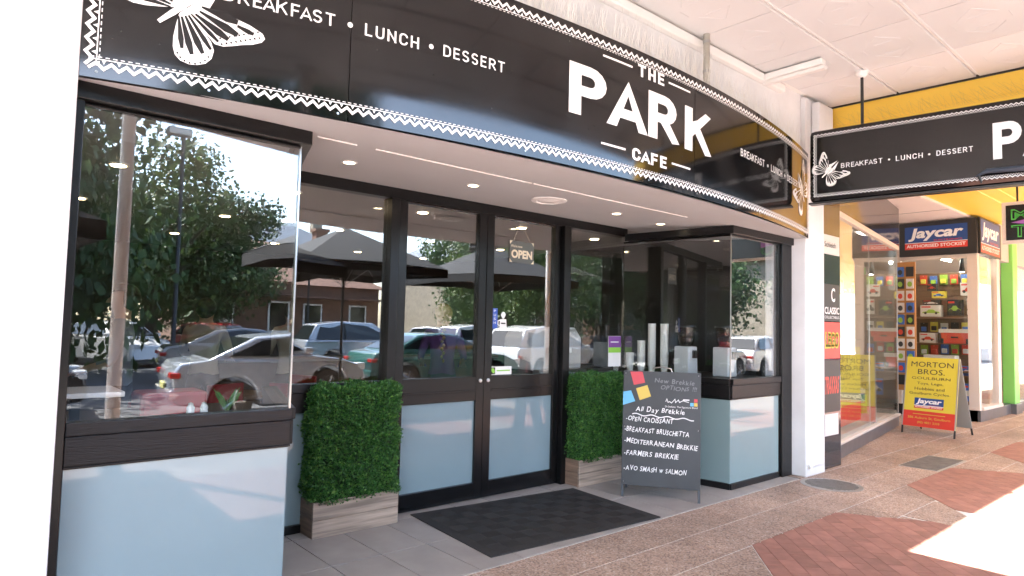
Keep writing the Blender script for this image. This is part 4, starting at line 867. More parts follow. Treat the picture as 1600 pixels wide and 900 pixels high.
B('front_window_frame', CREAM, 15.1, 15.3, 3.35, 3.5, .2, 3.0, ts); B('front_plinth', STONE, XF, 30, 3.36, 3.6, 0, .2, ts); B('front_sill', CREAM, XF+.1, 15.3, 3.33, 3.6, .2, .26, ts)
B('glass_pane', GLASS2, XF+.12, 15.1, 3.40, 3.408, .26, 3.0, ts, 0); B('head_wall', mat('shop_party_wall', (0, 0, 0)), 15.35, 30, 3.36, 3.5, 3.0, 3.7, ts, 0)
gp = thing('green_post', 'lime green painted post at the far shop', 'post'); B('shaft', mat('lime_paint', (.22, .58, .12), .5), 16.05, 16.42, 3.30, 3.5, .2, 3.7, gp, .01); B('foot', STONE, 16.0, 16.47, 3.27, 3.52, 0, .2, gp)
B('glass_pane', GLASS2, 16.5, 29, 3.42, 3.43, .2, 3.0, ts, 0)
# boxed toys on the far shelves
tw = mat('box_white', (.62, .60, .57), .5); tr_ = mat('tool_red', (.55, .06, .03), .4); tk = mat('box_black', (.03, .03, .03), .5); ty = mat('box_yellow', (.6, .5, .06), .5); tg = mat('toy_green', (.25, .42, .05), .4); tbb = mat('box_blue', (.05, .14, .45), .5)
def toybox(y0, y1, z0, z1, label, m, accent, dep=.12):
    t = thing('boxed_toy', label, 'toy box', 'boxed toys on the far display', (XF+.62, 0, 0))
    MB().box(0, dep, y0, y1, z0, z1).build('box', m, t, .004); mb = MB(); fn = flat((-.001, y1, z0), (0, -1, 0), (0, 0, 1)); w_, h_ = y1-y0, z1-z0
    P_ = [(.08, .3), (.15, .42), (.3, .46), (.4, .62), (.62, .62), (.74, .46), (.9, .4), (.93, .3)]; poly(mb, [(a*w_, b*h_) for a, b in P_], fn, .002)
    for a in (.25, .76): poly(mb, ell(a*w_, .3*h_, h_*.11, h_*.11), fn, .0025, 1)
    quad(mb, .06*w_, .5*w_, .78*h_, .9*h_, fn, .002, 2); mb.build('picture', [accent, tk, JR], t)
toybox(4.12, 4.48, 1.88, 2.10, 'white boxed green model car on the far display shelf', tw, tg); toybox(4.15, 4.44, 2.10, 2.20, 'flat black model box on top of the green car box', tk, tw)
toybox(4.05, 4.28, 2.24, 2.37, 'yellow boxed model hanging on the slatwall', ty, tbb); toybox(4.2, 4.36, 2.38, 2.52, 'small dark boxed red model near the top of the slatwall', tk, tr_)
toybox(3.56, 3.80, 2.28, 2.52, 'white boxed red sports car by the cream column', tw, tr_); toybox(3.56, 3.70, 1.92, 2.22, 'white boxed motorbike by the cream column', tw, tk); toybox(3.78, 4.02, 1.9, 2.2, 'dark boxed kit in the middle of the slatwall', tk, tg)
toybox(4.22, 4.5, 1.37, 1.56, 'white boxed red model left of the red tool box', tw, tr_); toybox(3.56, 3.86, .77, .95, 'pale blue boxed kit low on the far display', tbb, tw); toybox(3.56, 3.84, .3, .62, 'blue boxed set at the foot of the far display', tbb, tw); toybox(4.1, 4.5, .77, .93, 'flat white kit box behind the yellow sandwich board', tw, tbb)
HUE = [('red', tr_), ('yellow', ty), ('blue', tbb), ('white', tw), ('green', tg), ('black', tk)]
ORD = ['first', 'second', 'third', 'fourth', 'fifth', 'sixth', 'seventh', 'eighth']
for r_ in range(3):
    for c_ in range(6):
        nm_, m_ = HUE[(r_*5+c_*2) % 6]; y1 = 4.56-c_*.175; z0 = (2.50, 1.58, 1.14)[r_]+random.uniform(-.02, .02)
        t = thing('carded_toy', '%s carded toy on the slatwall, %s row, %s from left' % (nm_, ('top', 'middle', 'bottom')[r_], ORD[c_]), 'toy', 'carded toys on the slatwall', (XF+.88, 0, 0))
        MB().box(0, .006, y1-.13, y1, z0, z0+.19).build('card', m_, t); MB().box(-.035, 0, y1-.11, y1-.02, z0+.02, z0+.11).build('blister', HUE[(r_+c_*3+1) % 6][1], t, .012); MB().tube([(.05, y1-.065, z0+.175), (-.03, y1-.065, z0+.175)], .003, 5).build('hook', STEEL, t)
for r_ in range(3):
    for c_ in range(7):
        nm_, m_ = HUE[(r_*2+c_*5+1) % 6]; s0 = 2.35+c_*.265; z0 = (.30, 1.422, 2.022)[r_]; h_ = random.uniform(.16, .42); w2 = random.uniform(.16, .23); an = HUE[(c_+r_*4+3) % 6][1]
        t = thing('model_box', '%s boxed model in the splayed window, %s shelf, %s from left' % (nm_, ('lowest', 'middle', 'top')[r_], ORD[c_]), 'toy box', 'boxed models in the splayed window')
        MB().box(s0, s0+w2, .62, .74, z0, z0+h_, fn=fnT).build('box', m_, t, .003); Fq = lambda x, z, o: fnT(s0+x, .619-o, z0+z); mb = MB(); poly(mb, ell(w2*.5, h_*.45, w2*.36, h_*.25), Fq, .002); mb.build('picture', an, t); mb = MB(); quad(mb, w2*.1, w2*.8, h_*.8, h_*.92, Fq, .002); mb.build('title_band', JR if c_ % 2 else tw, t)
def toolbox(y0, y1, z0, label):
    t = thing('tool_chest', label, 'tool chest', 'red tool chests on the far shelves', (XF+.45, 0, z0))
    MB().prism([(y0+.03, 0), (y1-.03, 0), (y1-.01, .2), (y0+.01, .2)], lambda a, b, h: (h, a, b), 0, .25).build('body', tr_, t, .008); B('lid', tw, -.01, .26, y0-.02, y1+.02, .2, .27, t, .008)
    for y in (y0+.02, y1-.06): B('corner_guard', tk, -.008, .02, y, y+.04, .0, .09, t)
    B('latch', tk, -.012, 0, (y0+y1)/2-.06, (y0+y1)/2+.06, .1, .13, t)
toolbox(3.62, 4.1, 1.37, 'upper red and white chest on the far display shelf'); toolbox(3.88, 4.36, .99-.12, 'lower red and white chest on the far display shelf')
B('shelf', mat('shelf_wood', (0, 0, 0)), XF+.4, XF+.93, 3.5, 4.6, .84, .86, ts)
pgb = thing('pegboard_stand', 'orange pegboard stand of carded toys left of the far display', 'display stand', loc=(13.4, 4.42, 0)); B('board', mat('peg_orange', (.45, .22, .07), .6), -.02, .02, -.22, .12, .5, 2.85, pgb); B('pole', GREY, .02, .05, -.07, -.03, 0, .5, pgb)
for i in range(2):
    for j in range(10):
        MB().box(-.05, -.022, -.2+i*.16, -.2+i*.16+.12, .6+j*.22, .6+j*.22+.18).build('card', [tw, tk, tbb, tw][(i+j) % 4], pgb); 
        mb = MB(); fn = flat((-.051, -.2+i*.16+.12, .6+j*.22), (0, -1, 0), (0, 0, 1)); poly(mb, ell(.06, .08, .04, .05), fn, .001); mb.build('toy', [tk, tr_, tg][j % 3], pgb)
tl = mat('shop_glow', (1, 1, 1), .5, emit=(1, .93, .84), estr=9)
for i, (x, y, lab) in enumerate(((9.6, 5.4, 'over the splayed window'), (11.2, 5.9, 'at the middle of the toy shop'), (XF+.5, 4.0, 'inside the far display'), (14.5, 5.5, 'behind the far front window'))):
    t = thing('fill_tube_light', 'fluorescent tube light added for brightness '+lab, 'light', 'added tube lights in the toy shop', (x, y, 3.62 if i != 2 else 2.98)); B('housing', TRIMW, -.3, .3, -.05, .05, 0, .03, t); MB().tube([(-.28, 0, -.02), (.28, 0, -.02)], .018, 10).build('tube', tl, t)  # tubes added to brighten the shop interior
sp = thing('display_spotlight', 'black spotlight hanging in the far display', 'spotlight', loc=(XF+.2, 3.66, 2.75)); MB().lathe([(.02, .2), (.03, .12), (.05, -.06), (.045, -.06)], n=16).build('shade', BLACKM, sp, smooth=True); MB().lathe([(.03, -.05), (.035, -.062)], n=14).build('lamp', tl, sp)
# stickers on the dark strip
FS = flat((7.42, 3.249, 0), (1, 0, 0), (0, 0, 1))
def strip(name, z0, z1, m, label, texts, x0=.01, x1=.43, mats=None):
    mb = MB(); mb.prism([(x0, z0), (x1, z0), (x1, z1), (x0, z1)], FS, .0, .002)
    for b_, a0, a1, c0, c1, bo, sh, mi in texts: put_text(mb, b_, a0, a1, c0, c1, FS, .004, bo, sh, mi)
    return tag(mb.build(name, [m]+(mats or [PRINT])), label, 'sticker')
strip('oval_sticker', 2.40, 2.62, tw, 'white rounded sticker high on the dark strip', [('Schleich', .03, .33, 2.48, 2.54, .01, 0, 1)], mats=[tk, JR])
strip('model_sticker', 1.64, 2.06, tk, 'black and white collectables sticker above the red one', [('CLASSIC', .03, .41, 1.72, 1.80, .02, 0, 1), ('COLLECTABLES', .03, .41, 1.67, 1.70, 0, 0, 1), ('C', .2, .3, 1.86, 2.02, .02, 0, 1)])
strip('red_sticker', 1.22, 1.63, JR, 'red square sticker with yellow edged white letters on the strip', [('LEGO', .035, .405, 1.33, 1.52, .06, .1, 2), ('LEGO', .055, .385, 1.35, 1.50, .008, .1, 1)], mats=[PRINT, ty])
strip('racing_sticker', .62, 1.2, tk, 'dark sticker with slanted red lettering below the red one', [('TRAXXAS', .04, .40, .82, 1.02, .02, .4, 1)], mats=[JR, PRINT])
strip('card_sticker', .36, .60, tw, 'crumpled white card at the foot of the dark strip', [], x0=.03, x1=.38)
# contents of the splayed window
tp = thing('window_poster', 'yellow and red shop poster standing in the splayed window', 'poster'); Fp = lambda x, z, o: fnT(x, .12-o, z)
MB().box(.3, 2.1, .12, .13, .30, 1.32, fn=fnT).build('sheet', mat('poster_yellow', (.50, .44, .06), .5), tp); mb = MB(); quad(mb, .3, 2.1, .30, .55, Fp, .003); mb.build('red_band', JR, tp)
mb = MB(); put_text(mb, 'MORTON', .5, 1.9, 1.14, 1.25, Fp, .003); put_text(mb, 'BROS.', .8, 1.6, 1.0, 1.1, Fp, .003, .01); put_text(mb, 'GOULBURN', .7, 1.7, .9, .96, Fp, .003); mb.build('lettering', tk, tp)
tpl = thing('price_sign', 'yellow and blue hanging price sign in the splayed window', 'sign'); MB().box(.8, 1.9, .2, .21, 1.72, 2.05, fn=fnT).build('sheet', ty, tpl); MB().box(.8, 1.9, .2, .21, 1.62, 1.71, fn=fnT).build('blue_band', tbb, tpl)
ov = thing('oval_sign_reflection', 'green oval inside the toy shop window, standing in for a reflected street sign', 'sign'); Fo = flat((8.2, 7.39, 0), (1, 0, 0), (0, 0, 1)); mb = MB(); poly(mb, ell(1.0, 2.2, .7, .28, n=28), Fo, .004); put_text(mb, 'Specsavers', .5, 1.5, 2.1, 2.3, Fo, .008, mi=1); mb.build('panel', [mat('oval_green', (.02, .22, .08), .5), PRINT], ov)  # oval stands in for the reflection of a sign across the street
for i in range(12):
    s = .3+.33*i; c_ = [tr_, tbb, ty, tg, tw, JR][i % 6]
    t = thing('window_toy', 'small %s toy number of the row on the window bed' % ['red', 'blue', 'yellow', 'green', 'white', 'crimson'][i % 6], 'toy', 'toys on the window bed', fnT(s, .35+.25*(i % 3), .26))
    t['label'] = 'small %s toy block on the splayed window bed, %s half' % (['red', 'blue', 'yellow', 'green', 'white', 'crimson'][i % 6], 'near' if i < 6 else 'far')
    h_ = random.uniform(.12, .32); MB().box(-.09, .09, -.06, .06, 0, h_).build('body', c_, t, .02); MB().lathe([(.02, 0), (.06, .03), (.06, .08), (.01, .11)], c=(0, 0, h_), n=12).build('knob', [tw, ty, tr_][i % 3], t, smooth=True)
for z in (1.4, 2.0): MB().box(2.3, LT-.05, .55, .9, z, z+.02, fn=fnT).build('glass_shelf', glass_mat('shelf_glass', (.85, .92, .9), .05) if 'shelf_glass' not in MT else MT['shelf_glass'], ts)
# sandwich board
sb = thing('sandwich_board', 'yellow and red sandwich board standing outside the toy shop', 'sandwich board')
Os = Vector((11.32, 3.775, 0)); us = Vector((11.27, 3.04, 0))-Os; WS = us.length; us.normalize(); ns = Vector((us.y, -us.x, 0)); ns = ns if ns.x < 0 else -ns
Fsb = flat(Os, us, (Vector((0, 0, 1))-ns*.20).normalized())
MB().prism([(0, .12), (WS, .12), (WS, 1.19), (0, 1.19)], Fsb, -.012, 0).build('front_panel', mat('board_yellow', (.66, .54, .05), .45), sb, .002)
mb = MB(); quad(mb, 0, WS, .12, .36, Fsb, .002); mb.build('red_band', JR, sb)
for a, b, nm in ((0, .018, 'edge'), (WS-.018, WS, 'edge')): MB().prism([(a, .12), (b, .12), (b, 1.19), (a, 1.19)], Fsb, 0, .004).build(nm, GREY, sb)
for b_, x0, x1, z0, z1, bo in (('MORTON', .08, .66, 1.04, 1.12, 0), ('BROS.', .18, .55, .925, 1.005, 0), ('GOULBURN', .1, .63, .845, .885, 0), ('Toys, Lego,', .18, .54, .755, .805, 0), ('Hobbies and', .15, .56, .68, .725, 0), ('Goulburn Cycles.', .08, .64, .60, .65, 0)): put_text(MB(), b_, x0, x1, z0, z1, Fsb, .003, bo).build('lettering', tk, sb)
stockist(sb, Fsb, .16, .56, .40, .56)
mb = MB(); quad(mb, .15, .59, .308, .316, Fsb, .004); put_text(mb, '286 Auburn St, Goulburn', .08, .66, .235, .275, Fsb, .004); put_text(mb, '(02) 4821 2333', .22, .52, .165, .205, Fsb, .004); mb.build('lettering', ty, sb)
Fs2 = flat(Os-ns*.72, us, (Vector((0, 0, 1))+ns*.40).normalized()); MB().prism([(0, .12), (WS, .12), (WS, 1.25), (0, 1.25)], Fs2, 0, .012).build('back_panel', mat('board_grey', (.3, .3, .29), .5), sb)
for x in (.0, WS-.025):
    MB().prism([(x, 0), (x+.025, 0), (x+.025, .12), (x, .12)], Fsb, -.012, -.002).build('leg', BLACKM, sb); MB().prism([(x, 0), (x+.025, 0), (x+.025, .12), (x, .12)], Fs2, 0, .01).build('leg', BLACKM, sb)
# far black blade sign with neon style letters
nb_ = thing('neon_style_sign', 'black blade sign with green outline letters and cream frame under the yellow ceiling', 'sign'); fnN, LN = between((9.55, 2.06), (9.62, .9)); Fn = lambda x, z, o: fnN(x, -o, z)
MB().box(0, LN, 0, .06, 2.62, 3.12, fn=fnN).build('frame', CREAM, nb_, .004); MB().box(.04, LN-.04, -.004, .0, 2.66, 3.08, fn=fnN).build('face', PRINTK, nb_)
mb = MB(); put_text(mb, 'MO', .09, .5, 2.90, 3.03, Fn, .006, .03); put_text(mb, 'TO', .09, .45, 2.69, 2.84, Fn, .006, .03); mb.build('letter_outline', mat('neon_green', (.06, .42, .06), .5), nb_)
mb = MB(); put_text(mb, 'MO', .105, .485, 2.915, 3.015, Fn, .009, -.012); put_text(mb, 'TO', .105, .435, 2.705, 2.825, Fn, .009, -.012); mb.build('letter_fill', PRINTK, nb_)
mb = MB(); poly(mb, [(.09, 2.87), (.45, 2.80), (.45, 2.95)], Fn, .011); mb.build('arrow', mat('neon_purple', (.32, .12, .45), .5), nb_)
for s in (.15, LN-.15): MB().box(s-.01, s+.01, .02, .04, 3.12, 3.70, fn=fnN).build('hanger_rod', BLACKM, nb_)

# ---------------------------------------------------------------- the street behind the viewer (seen in the glass)
UMB = mat('umbrella_canvas', (.007, .0075, .009), .85, var=.15, scale=6)
def umbrella(x, y, half, rim, apex, label, rz=0):
    t = thing('market_umbrella', label, 'umbrella', 'cafe umbrellas on the pavement', (x, y, 0), rz); k_ = 8
    for i in range(4):
        a0 = math.pi/4+i*math.pi/2; a1 = a0+math.pi/2; R_ = half*math.sqrt(2); c0 = (R_*math.cos(a0), R_*math.sin(a0), rim); c1 = (R_*math.cos(a1), R_*math.sin(a1), rim); md = ((c0[0]+c1[0])/2, (c0[1]+c1[1])/2, rim+.04)
        mb = MB(); mb.add([(0, 0, apex), c0, md, c1, (0, 0, apex-.012), (c0[0], c0[1], rim-.012), (md[0], md[1], rim+.028), (c1[0], c1[1], rim-.012)], [(0, 1, 2), (0, 2, 3), (4, 6, 5), (4, 7, 6), (1, 5, 6, 2), (2, 6, 7, 3)])
        cpn = mb.build('canopy_panel', UMB, t); MB().add([c0, md, c1, (c1[0], c1[1], rim-.16), (md[0], md[1], rim-.12), (c0[0], c0[1], rim-.16)], [(0, 1, 4, 5), (1, 2, 3, 4)]).build('valance', UMB, cpn)
        MB().tube([(0, 0, apex-.06), (c0[0]*.98, c0[1]*.98, rim-.015)], .012, 6).build('rib', GREY, t); MB().tube([(0, 0, rim-.35), (c0[0]*.5, c0[1]*.5, (apex+rim)/2-.05)], .01, 6).build('strut', GREY, t)
    MB().tube([(0, 0, 0), (0, 0, apex+.03)], .024, 12).build('pole', BLACKM, t); MB().lathe([(.3, 0), (.3, .06), (.06, .09)], n=24).build('base', BLACKM, t); MB().lathe([(.02, apex), (.035, apex+.03), (.01, apex+.09)], n=12).build('finial', BLACKM, t)
umbrella(3.56, -.50, .86, 2.3, 2.75, 'smaller black market umbrella added to shade the pavement near the doors'); umbrella(-.15, -.75, 1.15, 2.3, 2.85, 'black market umbrella added over the viewer to shade the left pavement'); umbrella(5.7, -2.35, 1.4, 2.52, 3.3, 'large black market umbrella near the kerb'); umbrella(9.3, -2.35, 1.4, 2.52, 3.3, 'large black market umbrella farther along the kerb')  # first two umbrellas are added shadow casters for the paving
PAINTS = dict(silver=(.40, .43, .47), black=(.015, .015, .018), white=(.72, .72, .71), blue=(.05, .09, .17), green=(.03, .10, .09), red=(.35, .02, .02), grey=(.16, .165, .17))
CGL = mat('car_glass', (.012, .016, .018), .04, spec=.7); TYRE = mat('tyre', (.015, .015, .015), .8); RIM = mat('alloy_rim', (.45, .45, .46), .3, .9); TAIL = mat('tail_lamp', (.4, .015, .012), .15); HEADL = mat('head_lamp', (.6, .62, .63), .1)
def car(x, y, rz, paint, kind, label):
    pm_ = mat('paint_'+paint, PAINTS[paint], .22, .35 if paint in ('silver', 'grey', 'blue') else 0, coat=.8); t = thing('parked_car', label, 'car', 'cars parked in the street', (x, y, -.14), rz)
    if kind == 'sedan': lo = [(-2.2, .42), (-2.22, .72), (-2.1, .93), (-1.55, 1.0), (.75, .95), (1.6, .86), (2.12, .70), (2.2, .42)]; ca = [(-1.72, .97), (-.95, 1.36), (-.3, 1.42), (.2, 1.38), (1.02, .93)]
    elif kind == 'wagon': lo = [(-2.2, .45), (-2.25, .8), (-2.2, 1.02), (-1.6, 1.04), (.85, 1.02), (1.7, .95), (2.15, .78), (2.2, .45)]; ca = [(-2.18, 1.0), (-1.85, 1.55), (-1.0, 1.66), (.1, 1.62), (1.0, 1.0)]
    else: lo = [(-2.0, .42), (-2.02, .75), (-1.95, .98), (-1.4, 1.0), (.75, .97), (1.5, .88), (1.95, .70), (2.0, .42)]; ca = [(-1.93, .97), (-1.5, 1.42), (-.6, 1.50), (.15, 1.45), (.98, .95)]
    HW = .86
    def loft(prof, bot, hw0, hw1, zr):
        mb = MB(); n_ = len(prof); rows = [(-1, 0), (-.96, 1), (.96, 1), (1, 0)]
        vs = []; 
        for xx, zz in prof:
            k2 = min(1, max(0, (zz-bot)/zr)); wd = hw0+(hw1-hw0)*k2; ed = .10 if abs(xx) > 1.9 else 0
            vs += [(xx, -wd+ed, zz), (xx, wd-ed, zz)]
        fs = [(2*i, 2*i+1, 2*i+3, 2*i+2) for i in range(n_-1)]+[(2*n_-2, 2*n_-1, 1, 0)]
        fs += [tuple(2*i for i in range(n_)), tuple(2*i+1 for i in range(n_-1, -1, -1))]
        return mb.add(vs, fs)
    wx = 1.32; body = []
    for xx, zz in lo: body.append((xx, zz))
    under = [(1.32+.36*math.cos(a), .36+.36*math.sin(a)) for a in [math.pi*i/8 for i in range(9)]]; under2 = [(-1.32+.36*math.cos(a), .36+.36*math.sin(a)) for a in [math.pi*i/8 for i in range(9)]]
    prof = lo+[(2.12, .26), (1.7, .22)]+[q for q in under if q[1] > .3]+[(.9, .22), (-.9, .22)]+[q for q in under2 if q[1] > .3]+[(-1.75, .24), (-2.12, .28)]
    bo = loft(prof, .2, HW, HW, 1).build('body', pm_, t, .05, smooth=True)
    cb_ = loft(ca, ca[0][1], HW-.03, HW-.20, .45).build('cabin', pm_, t, .04, smooth=True)
    for s in (-1, 1):
        mb = MB(); zb = ca[0][1]+.06; pts = []
        side = [(ca[0][0]+.30, zb), (ca[1][0]+.10, ca[1][1]-.06), (ca[2][0], ca[2][1]-.06), (ca[3][0]-.05, ca[3][1]-.07), (ca[4][0]-.2, zb)]
        for xx, zz in side: k2 = min(1, (zz-ca[0][1])/.45); pts.append((xx, s*(HW-.03-.17*k2+.006), zz))
        mb.add(pts, [tuple(range(5))]).build('side_window', CGL, cb_)
        xm = ca[2][0]+.1; mb = MB(); k2 = min(1, (ca[2][1]-.06-ca[0][1])/.45); mb.tube([(xm, s*(HW-.02), zb), (xm-.03, s*(HW-.03-.17*k2+.01), ca[2][1]-.06)], .022, 6).build('pillar', BLACKM, cb_)
        B('door_handle', pm_, -.1, .08, s*(HW+.004)-.008, s*(HW+.004)+.008, .82, .845, bo); MB().box(.78, .95, s*.88-.07, s*.88+.07, .98, 1.1).build('wing_mirror', pm_, bo, .03)
        B('tail_lamp', TAIL, -2.235, -2.08, s*.68-.12, s*.68+.12, .70, .79, t, .02); B('head_lamp', HEADL, 1.98 if kind != 'hatch' else 1.8, 2.16 if kind != 'hatch' else 1.98, s*.62-.16, s*.62+.16, .62, .76, t, .02)
        for xw in (-wx, wx):
            wh = MB().lathe([(.20, -.1), (.31, -.1), (.32, -.06), (.32, .06), (.31, .1), (.20, .1)], c=(xw, s*(HW-.09), .32), n=24, ax='y').build('wheel', TYRE, t, smooth=True)
            mb = MB().lathe([(.2, -.01), (.205, .01)], c=(xw, s*(HW-.0), .32), n=24, ax='y')
            for q in range(5):
                a = q*2*math.pi/5; mb.tube([(xw, s*(HW+.02), .32), (xw+.19*math.cos(a), s*(HW+.012), .32+.19*math.sin(a))], .022, 5)
            mb.build('rim', RIM, wh)
    def screen(i0, i1, nm):
        (x0, z0), (x1, z1) = ca[i0], ca[i1]; mb = MB(); pts = []
        for f, s in ((.08, -1), (.08, 1), (.9, 1), (.9, -1)):
            xx = x0+(x1-x0)*f; zz = z0+(z1-z0)*f; k2 = min(1, max(0, (zz-ca[0][1])/.45)); d = Vector((-(z1-z0), 0, x1-x0)).normalized(); d = d if d.z > 0 else -d; pts.append((xx+d.x*.012, s*(HW-.10-.18*k2), zz+d.z*.012))
        mb.add(pts, [(0, 1, 2, 3)]).build(nm, CGL, cb_)
    screen(0, 1, 'rear_window'); screen(4, 3, 'windscreen'); B('number_plate', mat('plate', (.6, .55, .2), .5), -2.245, -2.22, -.2, .2, .5, .6, t); B('bumper', pm_, -2.24, -2.1, -.78, .78, .36, .52, t, .03)
car(5.0, -4.9, .10, 'silver', 'sedan', 'silver coupe with red tail lamps parked nearest the left window'); car(-.3, -6.6, .05, 'black', 'sedan', 'black sedan parked beyond the silver coupe'); car(9.9, -5.3, .06, 'green', 'sedan', 'dark green sedan parked opposite the doors'); car(14.6, -5.9, -.1, 'white', 'wagon', 'white wagon parked opposite the right side pane')
car(6.4, -11.5, .15, 'grey', 'sedan', 'grey sedan in the second row of the street'); car(11.2, -11.8, .1, 'silver', 'wagon', 'silver wagon in the second row of the street'); car(17, -12, .05, 'white', 'wagon', 'white wagon at the right end of the second row'); car(23.4, -6.0, -.1, 'white', 'hatch', 'white hatchback parked far along the kerb')
car(4.6, -19.2, 1.2, 'white', 'hatch', 'white hatchback across the street under the trees'); car(8.1, -19.4, 1.2, 'red', 'hatch', 'red hatchback across the street'); car(14, -19.5, 1.2, 'blue', 'sedan', 'blue sedan across the street before the houses'); car(20, -19.5, 1.2, 'silver', 'hatch', 'silver hatchback across the street before the houses'); car(-4.6, -6.3, 3.2, 'grey', 'wagon', 'grey wagon parked at the far left of the street')
# trees
def crown_mesh(n_, R_, leaf, name):
    vs = []; fs = []; cl = []
    for i in range(46):
        d = Vector(rng.normal(0, 1, 3)).normalized(); r_ = rng.random()**.4; cl.append((Vector((d.x*R_*r_, d.y*R_*r_, d.z*R_*.8*r_)), rng.uniform(.22, .42)*R_))
    for i in range(n_):
        c_, cr = cl[rng.integers(len(cl))]; d = Vector(rng.normal(0, 1, 3)).normalized(); p = c_+d*cr*rng.random()**.45
        q = Vector(rng.normal(0, 1, 3)).normalized(); s = q.cross(d).normalized(); l = leaf*rng.uniform(.6, 1.3); n0 = len(vs)
        vs += [p, p+q*l*.5+s*l*.35, p+q*l, p+q*l*.5-s*l*.35]; fs.append((n0, n0+1, n0+2, n0+3))
    m_ = bpy.data.meshes.new(name); m_.from_pydata([tuple(q) for q in vs], [], fs); return m_
CM = [crown_mesh(17000, 3.2, .17, 'crown'), crown_mesh(17000, 3.0, .15, 'crown')]
CM[0].materials.append(leafmat('dark_tree_leaves', (.018, .045, .014), (.035, .085, .022), (.08, .13, .03), .9, .6)); CM[1].materials.append(leafmat('light_tree_leaves', (.03, .06, .015), (.06, .11, .025), (.13, .17, .04), .9, .6))
BARK = mat('bark', (.075, .055, .042), .9, var=.4, scale=8, bump=.6)
def tree(x, y, k_, sc_, h, label, zs_=1.):
    t = thing('street_tree', label, 'tree', 'trees across the street', (x, y, -.14), random.random()*6); mb = MB().tube([(0, 0, 0), (.06, .02, h*.4), (0, .1, h*.8), (.1, 0, h*1.1)], [.26*sc_, .2*sc_, .15*sc_, .06*sc_], 10)
    for i in range(6):
        a = i*1.05; mb.tube([(0, .03, h*(.5+.06*i)), (math.cos(a)*1.1*sc_, math.sin(a)*1.1*sc_, h*(.8+.05*i)), (math.cos(a)*2.1*sc_, math.sin(a)*2.1*sc_, h*(1.0+.06*i))], [.10*sc_, .07*sc_, .025*sc_], 7)
    mb.build('trunk', BARK, t, smooth=True); o = bpy.data.objects.new('crown', CM[k_]); col.objects.link(o); o.parent = t; o.location = (0, 0, h*1.15); o.scale = (sc_, sc_, sc_*zs_)
tree(.4, -17, 0, 1.5, 5.2, 'tall dark tree reflected at the left edge of the left window', 1.6); tree(6.6, -24, 1, 1.5, 4.6, 'broad green tree across the street behind the white hatchback'); tree(3.2, -26, 0, 1.3, 4.4, 'dark broad tree beside the street lamp', 1.1); tree(9.8, -27, 0, 1.25, 4.0, 'dark tree left of the brick house')
tree(-4.5, -20, 1, 1.4, 4.8, 'light green tree at the far left of the street', 1.2); tree(16.5, -7.9, 1, .8, 3.3, 'small light tree growing by the kerb'); tree(27, -25, 0, 1.3, 4.5, 'dark tree right of the stone house', 1.1); tree(36, -9, 0, 1.0, 3.6, 'leafy tree far along the kerb'); tree(-12, -24, 0, 1.5, 5, 'large dark tree beyond the left edge of the street')
def lamp_post(x, y, h, label, lantern):
    t = thing('street_lamp', label, 'street lamp', loc=(x, y, -.14)); MB().lathe([(.14, 0), (.14, .3), (.07, .4), (.05, h)], n=14).build('pole', BLACKM, t, smooth=True)
    if lantern: MB().lathe([(.06, h), (.14, h+.1), (.19, h+.5), (.05, h+.62), (.01, h+.75)], n=8).build('lantern', mat('lantern_glass', (.6, .6, .55), .2), t); MB().lathe([(.21, h+.48), (.05, h+.64)], n=8).build('lantern_cap', BLACKM, t)
    else: MB().box(-.45, .2, -.18, .18, h-.1, h+.12).build('lamp_head', GREY, t, .03)
lamp_post(5.2, -14.5, 7.2, 'tall street lamp with a flat grey head among the trees', False); lamp_post(13.2, -21, 3.6, 'short heritage street lamp before the brick house', True)
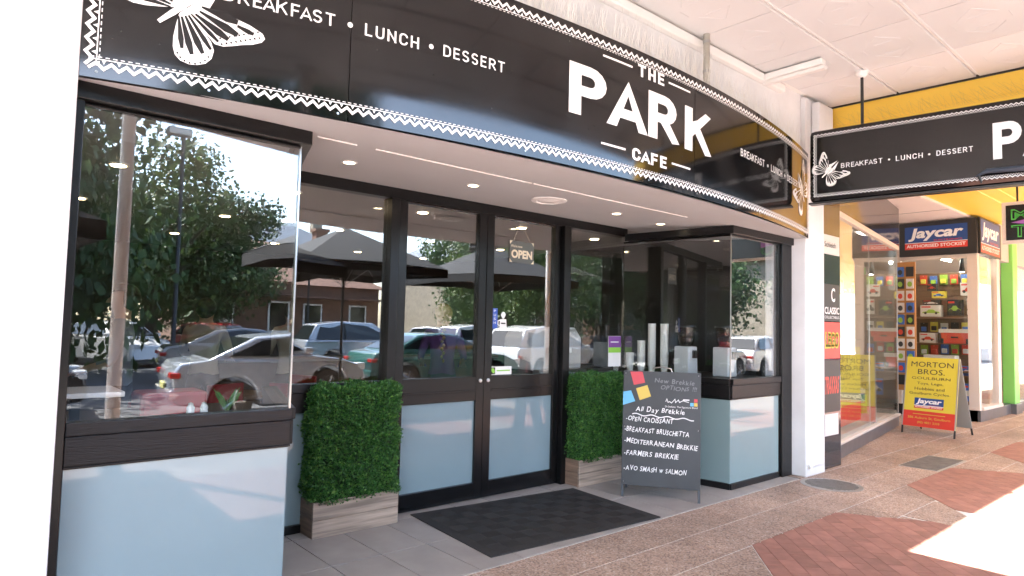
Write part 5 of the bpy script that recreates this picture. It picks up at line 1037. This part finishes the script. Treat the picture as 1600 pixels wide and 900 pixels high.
def house(x, y, w_, d_, h, rh, wm, rm_, label):
    t = thing('house', label, 'house', 'houses across the street', (x, y, -.14)); B('wall', wm, -w_/2, w_/2, -d_/2, d_/2, 0, h, t, 0)
    e = .4; mb = MB(); mb.add([(-w_/2-e, -d_/2-e, h), (w_/2+e, -d_/2-e, h), (w_/2+e, d_/2+e, h), (-w_/2-e, d_/2+e, h), (-w_/2+d_/2, 0, h+rh), (w_/2-d_/2, 0, h+rh)], [(0, 1, 5, 4), (1, 2, 5), (2, 3, 4, 5), (3, 0, 4), (0, 3, 2, 1)]); rf = mb.build('roof', rm_, t)
    for a in (-.28, .3):
        c_ = MB().box(w_*a-.4, w_*a+.4, -.35, .35, h+rh*.3, h+rh+1.3).build('chimney', wm, rf, 0); MB().box(w_*a-.5, w_*a+.5, -.45, .45, h+rh+1.3, h+rh+1.5).build('chimney_cap', wm, c_, 0)
    n_ = int(w_//2.6)
    for i in range(n_):
        xx = -w_/2+w_*(i+.5)/n_
        for z in ([1.0] if h < 4.5 else [1.0, 4.0]):
            wn = B('window', TRIMW, xx-.6, xx+.6, d_/2-.02, d_/2+.06, z, z+1.7, t, 0); B('pane', CGL, xx-.5, xx+.5, d_/2+.06, d_/2+.07, z+.1, z+1.6, wn, 0); B('sill', TRIMW, xx-.7, xx+.7, d_/2, d_/2+.14, z-.1, z, wn, 0)
    B('verandah_roof', rm_, -w_/2, w_/2, d_/2, d_/2+1.8, 3.0 if h < 4.5 else 3.2, 3.08 if h < 4.5 else 3.28, t, 0)
HB = mat('house_brick', (.20, .11, .075), .9, var=.2, scale=4); RT = mat('roof_terracotta', (.16, .085, .06), .85, var=.3, scale=5); RS = mat('roof_slate_blue', (.10, .125, .16), .7, var=.2, scale=4); HS = mat('house_stone', (.30, .26, .20), .9, var=.2, scale=3)
house(15.5, -33, 12, 8, 3.8, 2.6, HB, RT, 'low brick house with terracotta roof across the street'); house(19.5, -44, 14, 9, 6.5, 3, HS, RS, 'two storey stone house with blue slate roof and chimneys'); house(33, -32, 13, 9, 6.2, 3.2, HS, RS, 'grey house with tall chimneys at the right end of the street'); house(50, -31, 14, 9, 6.2, 3, HB, RT, 'brick terrace at the far right of the street'); house(-18, -36, 14, 9, 4, 2.6, HB, RT, 'low brick house at the far left of the street')
house(45, -17, 15, 9, 6.0, 2.8, HS, RT, 'cream terrace with terracotta roof down the street to the right'); house(64, -22, 16, 10, 6.2, 3, HB, RS, 'brick terrace with slate roof farthest down the street'); house(-40, -14, 14, 10, 6, 3, HS, RS, 'stone house far down the street to the left')
tree(24, -9.5, 0, 1.0, 3.4, 'dark kerb tree reflected in the toy shop window', 1.1); tree(30, -14, 1, 1.25, 4.0, 'light green tree behind the dark kerb tree'); tree(42, -9, 0, 1.2, 4.0, 'dark tree standing before the cream terrace'); tree(52, -12, 1, 1.4, 4.6, 'broad light tree at the right end of the street'); tree(-24, -9, 0, 1.3, 4.4, 'dark tree at the left end of the street'); tree(20.5, -15, 1, 1.0, 3.6, 'light green tree behind the white wagon')
car(27.5, -6.2, -.3, 'white', 'wagon', 'white wagon parked beneath the dark kerb tree'); car(33, -6.3, -.3, 'red', 'hatch', 'red hatchback parked far down the kerb'); car(19.2, -5.8, -.1, 'grey', 'wagon', 'grey wagon parked beside the small kerb tree')
